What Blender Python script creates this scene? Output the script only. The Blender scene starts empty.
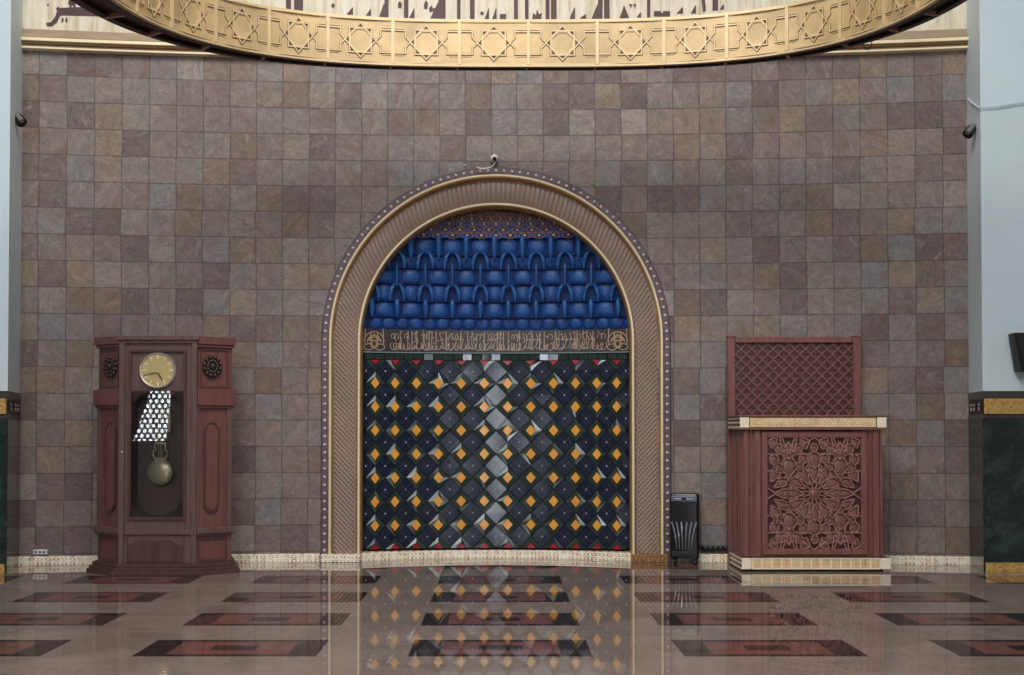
import bpy, bmesh, math, random
from math import sin, cos, pi, radians, sqrt, atan2, hypot, tan
from mathutils import Vector, Matrix

sc = bpy.context.scene
COL = sc.collection

# ------------------------------------------------------------------ camera
F = 1172.0                      # focal length in pixels of the 1024 wide frame
H = 1.465                       # eye height
TH = radians(1.15)              # slight upward tilt
PX, PY = 500.0, 406.5           # principal point
cam_d = bpy.data.cameras.new('camera')
cam = bpy.data.objects.new('camera', cam_d)
COL.objects.link(cam)
cam.location = (0, 0, H)
cam.rotation_euler = (pi/2 + TH, 0, 0)
cam_d.sensor_width = 36.0
cam_d.lens = F * 36.0 / 1024.0
cam_d.shift_x = (512 - PX) / 1024.0
cam_d.shift_y = (PY - 337.5) / 1024.0
cam_d.clip_end = 200
sc.camera = cam

# ------------------------------------------------------------------ world, lights, exposure
w = bpy.data.worlds.new('world')
sc.world = w
w.use_nodes = True
w.node_tree.nodes['Background'].inputs[0].default_value = (0.80, 0.90, 1.0, 1)
w.node_tree.nodes['Background'].inputs[1].default_value = 0.24

def area(name, loc, rot, sx, sy, power, col):
    l = bpy.data.lights.new(name, 'AREA')
    l.shape = 'RECTANGLE'; l.size = sx; l.size_y = sy
    l.energy = power; l.color = col
    o = bpy.data.objects.new(name, l)
    o.location = loc; o.rotation_euler = rot
    COL.objects.link(o)
    return o
# daylight falling through the dome over the hall; unseen fill lamp added high behind the camera
area('dome_light', (-0.8, 4.2, 10.3), (radians(27), 0, 0), 6.0, 5.0, 1080, (1.0, 0.95, 0.90))
area('rear_fill', (-1.0, -9.5, 7.4), (radians(76), 0, 0), 10.0, 3.4, 600, (0.93, 0.96, 1.0))

sc.view_settings.view_transform = 'Standard'
sc.view_settings.look = 'None'
sc.view_settings.gamma = 1.0
sc.view_settings.use_curve_mapping = False
sc.view_settings.exposure = 0.0

# ------------------------------------------------------------------ projection helpers
def ray(px, py):
    u = (px - PX) / F; v = (PY - py) / F
    return u, cos(TH) - v * sin(TH), sin(TH) + v * cos(TH)
def at(px, py, Y):
    dx, dy, dz = ray(px, py); t = Y / dy
    return Vector((dx * t, Y, H + dz * t))
def atZ(px, py, Z):
    dx, dy, dz = ray(px, py); t = (Z - H) / dz
    return Vector((dx * t, dy * t, Z))
def ZZ(py, Y): return at(500, py, Y).z
def XX(px, Y): return (px - PX) / F * Y
X0 = -0.045
def YW(X): return 13.18 - 0.37 * ((X - X0) / 5.15) ** 2

# ------------------------------------------------------------------ colour / material helpers
def lin(c):
    def f(v):
        v /= 255.0
        return v / 12.92 if v <= 0.04045 else ((v + 0.055) / 1.055) ** 2.4
    return (f(c[0]), f(c[1]), f(c[2]), 1.0)

class NT:
    def __init__(s, name):
        s.m = bpy.data.materials.new(name); s.m.use_nodes = True
        s.t = s.m.node_tree; s.b = s.t.nodes['Principled BSDF']
    def n(s, typ, **kw):
        nd = s.t.nodes.new(typ)
        for k, v in kw.items():
            if k.startswith('i_'):
                key = k[2:]
                key = int(key) if key.isdigit() else key.replace('_', ' ')
                nd.inputs[key].default_value = v
            else: setattr(nd, k, v)
        return nd
    def l(s, a, b): s.t.links.new(a, b)
    def math(s, op, a, b=None, c=None):
        nd = s.t.nodes.new('ShaderNodeMath'); nd.operation = op
        for i, v in enumerate((a, b, c)):
            if v is None: continue
            if isinstance(v, (int, float)): nd.inputs[i].default_value = v
            else: s.l(v, nd.inputs[i])
        return nd.outputs[0]
    def mix(s, f, a, b, mode='MIX'):
        nd = s.t.nodes.new('ShaderNodeMix'); nd.data_type = 'RGBA'; nd.blend_type = mode
        for i, v in ((0, f), (6, a), (7, b)):
            if isinstance(v, (int, float)): nd.inputs[i].default_value = v
            elif isinstance(v, tuple): nd.inputs[i].default_value = v
            else: s.l(v, nd.inputs[i])
        return nd.outputs[2]
    def ramp(s, f, stops):
        nd = s.t.nodes.new('ShaderNodeValToRGB')
        e = nd.color_ramp.elements
        while len(e) < len(stops): e.new(0.5)
        for q, (p, c) in zip(e, stops): q.position = p; q.color = c
        s.l(f, nd.inputs[0]); return nd.outputs[0]
    def coord(s, kind='Object'):
        return s.t.nodes.new('ShaderNodeTexCoord').outputs[kind]
    def noise(s, vec, scale, detail=3, rough=0.55, dist=0.0, out=0):
        nd = s.t.nodes.new('ShaderNodeTexNoise')
        nd.inputs['Scale'].default_value = scale; nd.inputs['Detail'].default_value = detail
        nd.inputs['Roughness'].default_value = rough; nd.inputs['Distortion'].default_value = dist
        s.l(vec, nd.inputs['Vector']); return nd.outputs[out]
    def bump(s, h, strength=0.3, dist=0.01):
        nd = s.t.nodes.new('ShaderNodeBump')
        nd.inputs['Strength'].default_value = strength; nd.inputs['Distance'].default_value = dist
        s.l(h, nd.inputs['Height']); s.l(nd.outputs[0], s.b.inputs['Normal'])
    def set(s, col=None, rough=None, metal=None, spec=None, coat=None, ior=None):
        if col is not None:
            if isinstance(col, tuple): s.b.inputs['Base Color'].default_value = col
            else: s.l(col, s.b.inputs['Base Color'])
        for k, v in (('Roughness', rough), ('Metallic', metal), ('Specular IOR Level', spec), ('Coat Weight', coat), ('IOR', ior)):
            if v is None: continue
            if isinstance(v, (int, float)): s.b.inputs[k].default_value = v
            else: s.l(v, s.b.inputs[k])

def plain(name, rgb, rough=0.5, metal=0.0, var=0.12, scale=6.0, spec=0.5, coat=0.0, stretch=None, bump=0.0):
    n = NT(name); co = n.coord()
    if stretch:
        mp = n.n('ShaderNodeMapping'); mp.inputs['Scale'].default_value = stretch
        n.l(co, mp.inputs['Vector']); co = mp.outputs[0]
    f = n.noise(co, scale, 4)
    c = lin(rgb)
    lo = tuple(v * (1 - var) for v in c[:3]) + (1,)
    hi = tuple(min(1, v * (1 + var)) for v in c[:3]) + (1,)
    n.set(n.ramp(f, [(0.3, lo), (0.7, hi)]), rough, metal, spec, coat)
    if bump: n.bump(f, bump, 0.004)
    return n.m

# wall of square slate tiles
def slate():
    n = NT('slate_tiles'); co = n.coord()
    sx = n.n('ShaderNodeSeparateXYZ'); n.l(co, sx.inputs[0])
    P = 0.2925
    tx = n.math('DIVIDE', n.math('ADD', sx.outputs[0], -2.532 + P * 40), P)
    tz = n.math('DIVIDE', n.math('ADD', sx.outputs[2], -2.745 + P * 40), P)
    # small irregularities of the joints, the same along a whole row or column of a block
    row = n.math('FLOOR', tz)
    wn0 = n.n('ShaderNodeTexWhiteNoise', noise_dimensions='1D'); n.l(row, wn0.inputs['W'])
    tx = n.math('ADD', tx, n.math('MULTIPLY', n.math('SUBTRACT', wn0.outputs[0], 0.5), 0.07))
    col = n.math('FLOOR', tx)
    fx = n.math('FRACT', tx); fz = n.math('FRACT', tz)
    cb = n.n('ShaderNodeCombineXYZ'); n.l(col, cb.inputs[0]); n.l(row, cb.inputs[1])
    wn = n.n('ShaderNodeTexWhiteNoise', noise_dimensions='3D'); n.l(cb.outputs[0], wn.inputs['Vector'])
    sc_ = n.n('ShaderNodeSeparateXYZ'); n.l(wn.outputs['Color'], sc_.inputs[0])
    base = n.ramp(wn.outputs['Value'], [
        (0.0, lin((102, 88, 86))), (0.18, lin((117, 103, 101))), (0.42, lin((127, 114, 108))),
        (0.6, lin((121, 116, 116))), (0.78, lin((134, 117, 104))), (0.9, lin((112, 96, 86))), (1.0, lin((142, 133, 127)))])
    # veins: noise offset and turned per tile
    off = n.n('ShaderNodeVectorMath', operation='MULTIPLY_ADD')
    n.l(wn.outputs['Color'], off.inputs[0]); off.inputs[1].default_value = (30, 30, 30); n.l(co, off.inputs[2])
    vr = n.n('ShaderNodeVectorRotate', rotation_type='Y_AXIS')
    n.l(off.outputs[0], vr.inputs['Vector']); n.l(n.math('MULTIPLY', sc_.outputs[1], 6.28), vr.inputs['Angle'])
    mp = n.n('ShaderNodeMapping'); mp.inputs['Scale'].default_value = (1.0, 1.0, 1.7); n.l(vr.outputs[0], mp.inputs['Vector'])
    v1 = n.noise(mp.outputs[0], 5.5, 7, 0.62, 1.4)
    c1 = n.mix(0.8, base, n.ramp(v1, [(0.28, (0.36, 0.36, 0.36, 1)), (0.5, (0.5, 0.5, 0.5, 1)), (0.72, (0.68, 0.67, 0.66, 1))]), 'OVERLAY')
    v4 = n.noise(mp.outputs[0], 26, 6, 0.7, 0.6)
    c1 = n.mix(0.9, c1, n.ramp(v4, [(0.3, (0.36, 0.35, 0.35, 1)), (0.7, (0.65, 0.65, 0.64, 1))]), 'OVERLAY')
    v5 = n.noise(off.outputs[0], 4.0, 3, 0.5, 0.5, 1)
    c1 = n.mix(0.10, c1, v5, 'OVERLAY')
    v2 = n.noise(vr.outputs[0], 3.3, 5, 0.6, 2.6)
    c2 = n.mix(n.ramp(v2, [(0.60, (0, 0, 0, 1)), (0.74, (0.5, 0.5, 0.5, 1))]), c1, lin((166, 156, 148)))
    v3 = n.noise(vr.outputs[0], 2.6, 3, 0.5, 1.0)
    c3 = n.mix(n.ramp(v3, [(0.56, (0, 0, 0, 1)), (0.75, (0.55, 0.55, 0.55, 1))]), c2, lin((112, 84, 62)))
    d = n.math('MINIMUM', n.math('MINIMUM', fx, n.math('SUBTRACT', 1.0, fx)), n.math('MINIMUM', fz, n.math('SUBTRACT', 1.0, fz)))
    jn = n.noise(co, 7.0, 3)
    jw = n.math('MULTIPLY', n.math('SUBTRACT', jn, 0.12), 0.052)
    j = n.math('LESS_THAN', d, jw)
    c4 = n.mix(n.math('MULTIPLY', j, 0.58), c3, lin((58, 46, 44)))
    n.set(c4, n.ramp(v1, [(0.3, (0.62, 0.62, 0.62, 1)), (0.7, (0.42, 0.42, 0.42, 1))]), 0.0, 0.4)
    h = n.math('SUBTRACT', n.math('MULTIPLY', v1, 0.5), n.math('MULTIPLY', j, 0.6))
    n.bump(h, 0.45, 0.006)
    return n.m

def marble_floor():
    n = NT('polished_floor'); co = n.coord()
    s = n.n('ShaderNodeSeparateXYZ'); n.l(co, s.inputs[0])
    # panels 1.2 x 0.6 m in a 1.8 x 1.2 m grid
    fx = n.math('MULTIPLY', n.math('FRACT', n.math('DIVIDE', n.math('ADD', s.outputs[0], 2.385 + 17.9), 1.79)), 1.79)
    fy = n.math('MULTIPLY', n.math('FRACT', n.math('DIVIDE', n.math('ADD', s.outputs[1], -7.615 + 12.0), 1.2)), 1.2)
    def inside(v, a, b): return n.math('MULTIPLY', n.math('GREATER_THAN', v, a), n.math('LESS_THAN', v, b))
    rect = n.math('MULTIPLY', inside(fx, 0, 1.193), inside(fy, 0, 0.6))
    inner = n.math('MULTIPLY', inside(fx, 0.2, 0.993), inside(fy, 0.075, 0.525))
    cen = n.math('MULTIPLY', inside(fx, 0.45, 0.75), inside(fy, 0.21, 0.39))
    tj = n.math('FRACT', n.math('DIVIDE', n.math('ADD', s.outputs[0], 2.385 + 17.9), 0.5967))
    ty = n.math('FRACT', n.math('DIVIDE', n.math('ADD', s.outputs[1], -7.615 + 12.0), 0.6))
    dj = n.math('MINIMUM', n.math('MINIMUM', tj, n.math('SUBTRACT', 1.0, tj)), n.math('MINIMUM', ty, n.math('SUBTRACT', 1.0, ty)))
    joint = n.math('LESS_THAN', dj, 0.004)
    v = n.noise(co, 1.6, 8, 0.62, 0.8)
    v2 = n.noise(co, 24, 4, 0.6)
    beige = n.ramp(v, [(0.3, lin((126, 110, 101))), (0.5, lin((141, 125, 115))), (0.7, lin((152, 137, 128)))])
    beige = n.mix(0.35, beige, n.ramp(v2, [(0.3, (0.35, 0.35, 0.35, 1)), (0.7, (0.65, 0.65, 0.65, 1))]), 'OVERLAY')
    red = n.ramp(n.noise(co, 9, 6, 0.65), [(0.3, lin((104, 62, 58))), (0.7, lin((130, 86, 80)))])
    blk = n.ramp(v2, [(0.3, lin((38, 27, 26))), (0.7, lin((60, 47, 45)))])
    c = n.mix(rect, beige, blk); c = n.mix(inner, c, red); c = n.mix(cen, c, blk)
    c = n.mix(n.math('MULTIPLY', joint, 0.2), c, lin((70, 60, 55)))
    n.set(c, n.ramp(v, [(0.3, (0.015, 0.015, 0.015, 1)), (0.7, (0.05, 0.05, 0.05, 1))]), 0.0, 0.5, ior=1.72)
    n.bump(n.noise(co, 2.2, 2), 0.008, 0.002)
    return n.m

def embossed_gold(name, rgb_hi, rgb_lo, px, pz, rough=0.28, metal=0.75, amp=0.3):
    n = NT(name); co = n.coord()
    s = n.n('ShaderNodeSeparateXYZ'); n.l(co, s.inputs[0])
    a = n.math('ABSOLUTE', n.math('SUBTRACT', n.math('FRACT', n.math('DIVIDE', n.math('ADD', s.outputs[0], 100), px)), 0.5))
    b = n.math('ABSOLUTE', n.math('SUBTRACT', n.math('FRACT', n.math('DIVIDE', n.math('ADD', s.outputs[2], 10), pz)), 0.5))
    r2 = n.math('SQRT', n.math('ADD', n.math('MULTIPLY', a, a), n.math('MULTIPLY', b, b)))
    d = n.math('ADD', a, b)
    ringv = n.math('SINE', n.math('MULTIPLY', r2, 15.0))
    r = n.math('ADD', n.math('MULTIPLY', ringv, 0.6), n.math('MULTIPLY', n.math('SINE', n.math('MULTIPLY', d, 18.0)), 0.4))
    nz = n.noise(co, 11, 5, 0.75)
    f = n.math('ADD', n.math('MULTIPLY', r, amp), nz)
    n.set(n.ramp(f, [(0.22, lin(rgb_lo)), (0.52, lin(rgb_hi))]), rough, metal)
    n.bump(n.math('ADD', r, n.math('MULTIPLY', nz, 0.6)), 0.5, 0.004)
    return n.m

def green_marble():
    n = NT('green_marble'); co = n.coord()
    v = n.noise(co, 2.4, 9, 0.66, 1.2)
    c = n.ramp(v, [(0.25, lin((16, 20, 19))), (0.5, lin((34, 44, 41))), (0.66, lin((52, 66, 60))), (0.8, lin((72, 86, 80)))])
    vo = n.n('ShaderNodeTexVoronoi', feature='DISTANCE_TO_EDGE'); vo.inputs['Scale'].default_value = 3.0
    ds = n.n('ShaderNodeVectorMath', operation='ADD'); n.l(co, ds.inputs[0]); n.l(n.noise(co, 3, 4, out=1), ds.inputs[1])
    n.l(ds.outputs[0], vo.inputs['Vector'])
    c = n.mix(n.ramp(vo.outputs['Distance'], [(0.0, (0.12, 0.12, 0.12, 1)), (0.04, (0, 0, 0, 1))]), c, lin((110, 124, 116)))
    n.set(c, 0.14, 0.0, 0.5); return n.m

def wood(name, lo, hi, rough=0.32, axis=2):
    n = NT(name); co = n.coord()
    mp = n.n('ShaderNodeMapping'); sc3 = [14.0, 14.0, 14.0]; sc3[axis] = 1.1
    mp.inputs['Scale'].default_value = sc3; n.l(co, mp.inputs['Vector'])
    f = n.noise(mp.outputs[0], 2.0, 6, 0.6, 0.4)
    n.set(n.ramp(f, [(0.25, lin(lo)), (0.75, lin(hi))]), rough, 0.0, 0.5)
    n.bump(f, 0.08, 0.002); return n.m

def cream_panel():
    n = NT('cream_panel'); co = n.coord()
    mp = n.n('ShaderNodeMapping'); mp.inputs['Scale'].default_value = (9, 9, 1.2); n.l(co, mp.inputs['Vector'])
    f = n.noise(mp.outputs[0], 2, 5)
    n.set(n.ramp(f, [(0.25, lin((182, 164, 126))), (0.5, lin((218, 208, 184))), (0.8, lin((232, 226, 210)))]), 0.45); return n.m

def glass_mat():
    m = bpy.data.materials.new('door_glass'); m.use_nodes = True; t = m.node_tree
    t.nodes.remove(t.nodes['Principled BSDF']); out = t.nodes['Material Output']
    g = t.nodes.new('ShaderNodeBsdfGlossy'); g.inputs['Roughness'].default_value = 0.01
    tr = t.nodes.new('ShaderNodeBsdfTransparent'); tr.inputs[0].default_value = (0.93, 0.93, 0.93, 1)
    fr = t.nodes.new('ShaderNodeFresnel'); fr.inputs[0].default_value = 1.8
    mx = t.nodes.new('ShaderNodeMixShader')
    t.links.new(fr.outputs[0], mx.inputs[0]); t.links.new(tr.outputs[0], mx.inputs[1]); t.links.new(g.outputs[0], mx.inputs[2])
    t.links.new(mx.outputs[0], out.inputs[0]); return m

def emit(name, col, s):
    n = NT(name); n.set((0.0, 0.0, 0.0, 1), 0.5)
    n.b.inputs['Emission Color'].default_value = col; n.b.inputs['Emission Strength'].default_value = s
    return n.m

def inlay_mat(name, rgb, rough=0.12, var=0.25):
    return plain(name, rgb, rough, 0, var, 9.0, 0.5)

M = dict(
    slate=slate(), floor=marble_floor(),
    gold_base=embossed_gold('embossed_brass_skirting', (255, 248, 226), (170, 112, 48), 0.085, 0.044, 0.35, 0.15, 0.36),
    gold_dado=embossed_gold('embossed_gold_frieze', (206, 164, 96), (160, 118, 62), 0.14, 0.15, 0.4, 0.35, 0.2),
    gold_podium=embossed_gold('embossed_gold_band', (232, 206, 160), (186, 140, 88), 0.045, 0.05, 0.38, 0.2, 0.25),
    gold_line=plain('polished_gold_trim', (246, 234, 204), 0.35, 0.12, 0.05),
    gold_edge=plain('gold_trim_edge', (206, 164, 92), 0.35, 0.4, 0.06),
    ring_gold=plain('brushed_gold_panel', (184, 158, 114), 0.45, 0.2, 0.26, 2.2),
    ring_line=plain('pale_gold_moulding', (202, 178, 136), 0.4, 0.2, 0.08),
    ring_shade=plain('shaded_gold_outline', (126, 94, 56), 0.5, 0.2, 0.1),
    gold_shaded=embossed_gold('shaded_gold_base', (150, 112, 64), (96, 68, 40), 0.10, 0.09, 0.4, 0.3, 0.2),
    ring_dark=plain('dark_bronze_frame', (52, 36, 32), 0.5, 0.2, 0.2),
    ring_rib=plain('bronze_rib', (170, 132, 116), 0.4, 0.3, 0.1),
    black_hole=plain('deep_brown_inlay', (58, 40, 28), 0.6),
    cream=cream_panel(),
    cornice_gold=plain('gilded_cornice', (238, 222, 184), 0.4, 0.15, 0.1),
    cornice_dark=plain('brown_cornice_line', (130, 94, 58), 0.5),
    cornice_pale=plain('pale_cornice_band', (168, 146, 118), 0.5, 0, 0.18, 3, stretch=(1, 1, 6)),
    letter=plain('maroon_lettering', (74, 44, 46), 0.55, 0, 0.2, 4),
    paint=plain('pale_blue_paint', (206, 221, 226), 0.55, 0, 0.03, 1.5),
    green=green_marble(), dado_dark=plain('dark_grey_moulding', (64, 62, 60), 0.3),
    beadband=plain('mauve_bead_band', (98, 82, 92), 0.5, 0, 0.25, 8),
    pearl=plain('pearl_bead', (206, 196, 186), 0.3),
    flute=plain('brown_fluted_stone', (152, 132, 122), 0.42, 0, 0.10, 2),
    navy=inlay_mat('navy_glazed_tile', (34, 38, 56)), navy_line=plain('pale_tile_joint', (62, 74, 82), 0.3),
    tgreen=inlay_mat('dark_green_glazed_bevel', (44, 58, 54), 0.07), amber=plain('amber_glass_tile', (222, 158, 70), 0.1, 0, 0.08, 5),
    tred=plain('red_glass_tile', (146, 24, 44), 0.25), tblack=plain('tile_backing', (22, 25, 28), 0.9, spec=0.1),
    stud=plain('tile_stud', (170, 176, 178), 0.3, 0.3),
    frieze=plain('dark_brown_frieze', (44, 34, 31), 0.35, 0, 0.35, 5), script=plain('pale_script', (178, 152, 132), 0.4, 0.2, 0.1),
    script_gold=plain('gold_script', (186, 138, 66), 0.35, 0.4),
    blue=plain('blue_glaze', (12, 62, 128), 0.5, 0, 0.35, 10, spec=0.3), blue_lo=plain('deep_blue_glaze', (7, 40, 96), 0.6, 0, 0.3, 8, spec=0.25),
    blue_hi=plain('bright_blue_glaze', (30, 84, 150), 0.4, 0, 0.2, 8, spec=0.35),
    lattice_red=plain('red_brown_lattice_ground', (70, 36, 32), 0.5, 0, 0.35, 12),
    copper=plain('copper_lattice', (140, 92, 74), 0.4, 0.3),
    wood=wood('reddish_brown_wood', (104, 64, 61), (140, 94, 89)), wood_light=wood('pale_reddish_wood', (152, 106, 99), (176, 128, 120)), wood_cushion=wood('cushion_wood', (112, 74, 70), (134, 95, 90)), wood_ground=wood('carved_ground', (62, 36, 34), (78, 48, 46)), wood_dark=wood('dark_brown_wood', (66, 46, 43), (98, 70, 66)),
    wood_clock=wood('clock_wood', (88, 65, 61), (114, 86, 80)), wood_red=wood('red_clock_wood', (92, 56, 53), (124, 80, 75)),
    wood_deep=plain('deep_brown_wood', (44, 26, 25), 0.5), carving=plain('black_brown_carving', (48, 32, 30), 0.4),  # wood_deep is a very dark brown for podium foot and dado neck
    brass=plain('brass', (238, 222, 184), 0.3, 0.4, 0.06), dial=plain('aged_gold_dial', (196, 174, 122), 0.35, 0.2, 0.08, 10),
    dial_mark=plain('pale_numeral', (230, 218, 176), 0.4), hand=plain('dark_clock_hand', (88, 62, 40), 0.4),
    interior=plain('clock_interior', (128, 108, 103), 0.55, 0, 0.2, 4, stretch=(14, 14, 1)), glass=glass_mat(),
    plastic=plain('black_plastic', (16, 16, 18), 0.28), plastic_soft=plain('matt_black_plastic', (24, 24, 26), 0.55),
    silver=plain('silver_plastic', (150, 156, 164), 0.25, 0.5), screen=plain('display_panel', (98, 104, 118), 0.2),
    white=plain('white_plastic', (222, 222, 216), 0.35), steel=plain('grey_metal', (150, 146, 142), 0.35, 0.6),
    spkr=plain('black_speaker_shell', (12, 11, 9), 0.6), back=plain('hall_back_wall', (96, 88, 84), 0.7),
    daybright=emit('bright_daylight_pane', (0.86, 0.94, 1.0, 1), 15.0), day=emit('daylight_pane', (0.86, 0.94, 1.0, 1), 9.0), daydim=emit('soft_daylight_pane', (0.86, 0.94, 1.0, 1), 3.2),
)

# ------------------------------------------------------------------ mesh helpers
class MB:
    def __init__(s): s.v = []; s.f = []; s.mi = []; s.cur = 0
    def add(s, vs, fs):
        o = len(s.v); s.v += [tuple(v) for v in vs]
        for f in fs: s.f.append([o + i for i in f]); s.mi.append(s.cur)
    def box(s, x0, x1, y0, y1, z0, z1):
        if x0 > x1: x0, x1 = x1, x0
        if y0 > y1: y0, y1 = y1, y0
        if z0 > z1: z0, z1 = z1, z0
        s.add([(x0,y0,z0),(x1,y0,z0),(x1,y1,z0),(x0,y1,z0),(x0,y0,z1),(x1,y0,z1),(x1,y1,z1),(x0,y1,z1)],
              [(0,3,2,1),(4,5,6,7),(0,1,5,4),(1,2,6,5),(2,3,7,6),(3,0,4,7)])
    def prism(s, poly, fn_a, fn_b):
        """poly in 2D, fn_a(p) front point, fn_b(p) back point"""
        n = len(poly)
        s.add([fn_a(p) for p in poly] + [fn_b(p) for p in poly],
              [tuple(range(n)), tuple(range(2*n-1, n-1, -1))] + [(i, i+n, (i+1) % n + n, (i+1) % n) for i in range(n)])
    def foot(s, poly, z0, z1):            # footprint polygon extruded upward
        s.prism(poly, lambda p: (p[0], p[1], z1), lambda p: (p[0], p[1], z0))
    def plate(s, poly, y0, y1):           # outline in x,z extruded in depth
        s.prism(poly, lambda p: (p[0], y0, p[1]), lambda p: (p[0], y1, p[1]))
    def strip(s, pts, wd, fn, d0=0.0, d1=0.01, closed=False):
        """raised line; pts 2D, fn(u, v, d) -> 3D"""
        n = len(pts); rng = range(n if closed else n - 1)
        for i in rng:
            a = pts[i]; b = pts[(i+1) % n]
            dx, dy = b[0]-a[0], b[1]-a[1]; L = hypot(dx, dy)
            if L < 1e-9: continue
            ex, ey = dx/L*wd*0.35, dy/L*wd*0.35
            nx, ny = -dy/L*wd/2, dx/L*wd/2
            q = [(a[0]-ex+nx, a[1]-ey+ny), (a[0]-ex-nx, a[1]-ey-ny), (b[0]+ex-nx, b[1]+ey-ny), (b[0]+ex+nx, b[1]+ey+ny)]
            s.add([fn(u, v, d0) for u, v in q] + [fn(u, v, d1) for u, v in q],
                  [(4,5,6,7),(0,3,2,1),(0,1,5,4),(1,2,6,5),(2,3,7,6),(3,0,4,7)])
    def tube(s, pts, r, seg=8, closed=False):
        pts = [Vector(p) for p in pts]; n = len(pts); rs = r if isinstance(r, list) else [r]*n
        vs = []; up = Vector((0.13, 0.21, 1)).normalized()
        for i, p in enumerate(pts):
            if closed: t = pts[(i+1) % n] - pts[i-1]
            else: t = pts[min(i+1, n-1)] - pts[max(i-1, 0)]
            t.normalize()
            a = t.cross(up)
            if a.length < 1e-3: a = t.cross(Vector((1, 0, 0)))
            a.normalize(); b = t.cross(a)
            for k in range(seg):
                th = 2*pi*k/seg; vs.append(p + (a*cos(th) + b*sin(th)) * rs[i])
        fs = []
        for i in range(n if closed else n-1):
            for k in range(seg):
                j = (i+1) % n
                fs.append((i*seg+k, i*seg+(k+1) % seg, j*seg+(k+1) % seg, j*seg+k))
        if not closed: fs += [tuple(range(seg-1, -1, -1)), tuple((n-1)*seg+k for k in range(seg))]
        s.add(vs, fs)
    def lathe(s, prof, c, axis='y', seg=24):
        """prof [(r, t)] about an axis through c"""
        vs = []; n = len(prof)
        for r, t in prof:
            for k in range(seg):
                th = 2*pi*k/seg
                if axis == 'y': vs.append((c[0]+r*cos(th), c[1]+t, c[2]+r*sin(th)))
                elif axis == 'z': vs.append((c[0]+r*cos(th), c[1]+r*sin(th), c[2]+t))
                else: vs.append((c[0]+t, c[1]+r*cos(th), c[2]+r*sin(th)))
        fs = [(i*seg+k, i*seg+(k+1) % seg, (i+1)*seg+(k+1) % seg, (i+1)*seg+k) for i in range(n-1) for k in range(seg)]
        fs += [tuple(range(seg-1, -1, -1)), tuple((n-1)*seg+k for k in range(seg))]
        s.add(vs, fs)
    def blob(s, c, rx, ry, rz, seg=10, rings=6):
        vs = [(c[0], c[1], c[2]-rz)]; 
        for i in range(1, rings):
            ph = -pi/2 + pi*i/rings
            for k in range(seg):
                th = 2*pi*k/seg
                vs.append((c[0]+rx*cos(ph)*cos(th), c[1]+ry*cos(ph)*sin(th), c[2]+rz*sin(ph)))
        vs.append((c[0], c[1], c[2]+rz)); L = len(vs)-1
        fs = [(0, 1+(k+1) % seg, 1+k) for k in range(seg)]
        for i in range(rings-2):
            for k in range(seg):
                a = 1+i*seg; fs.append((a+k, a+(k+1) % seg, a+seg+(k+1) % seg, a+seg+k))
        a = 1+(rings-2)*seg
        fs += [(a+k, a+(k+1) % seg, L) for k in range(seg)]
        s.add(vs, fs)
    def sweep(s, path, prof, closed=False, capped=True):
        """path: list of fn(q)->3D for each station; prof: closed list of q"""
        n = len(prof); vs = []
        for st in path: vs += [st(q) for q in prof]
        m = len(path); fs = []
        for i in range(m if closed else m-1):
            j = (i+1) % m
            for k in range(n): fs.append((i*n+k, i*n+(k+1) % n, j*n+(k+1) % n, j*n+k))
        if not closed and capped: fs += [tuple(range(n-1, -1, -1)), tuple((m-1)*n+k for k in range(n))]
        s.add(vs, fs)
    def build(s, name, mats, parent=None, bevel=0.0, smooth=False, recalc=True):
        me = bpy.data.meshes.new(name)
        if not isinstance(mats, (list, tuple)): mats = [mats]
        org = Vector((0, 0, 0))
        if parent is not None: org = parent.matrix_world.translation.copy()
        me.from_pydata([tuple(Vector(v) - org) for v in s.v] if parent is not None else s.v, [], s.f)
        for m in mats: me.materials.append(m)
        me.polygons.foreach_set('material_index', s.mi)
        if recalc:
            bm = bmesh.new(); bm.from_mesh(me); bmesh.ops.recalc_face_normals(bm, faces=bm.faces); bm.to_mesh(me); bm.free()
        if smooth:
            me.polygons.foreach_set('use_smooth', [True]*len(me.polygons))
            try: me.set_sharp_from_angle(angle=radians(38))
            except Exception: pass
        o = bpy.data.objects.new(name, me); COL.objects.link(o)
        if parent is not None:
            o.parent = parent
        if bevel:
            b = o.modifiers.new('bevel', 'BEVEL'); b.width = bevel; b.segments = 2; b.limit_method = 'ANGLE'
        o.matrix_world = Matrix.Translation(org)
        return o
def tag(o, label=None, cat=None, group=None, kind=None):
    if label: o['label'] = label
    if cat: o['category'] = cat
    if group: o['group'] = group
    if kind: o['kind'] = kind
    return o
def empty(name, loc, label=None, cat=None, group=None):
    o = bpy.data.objects.new(name, None); o.location = loc; COL.objects.link(o)
    o.matrix_world = Matrix.Translation(loc)
    return tag(o, label, cat, group)
def struct(o): o['kind'] = 'structure'; return o
def lp(fn=None): return lambda q: (q[0], q[1], q[2])

# ------------------------------------------------------------------ floor
b = MB(); b.box(-15, 15, -11, 14.6, -0.2, 0.0)
struct(b.build('floor', M['floor']))

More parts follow.
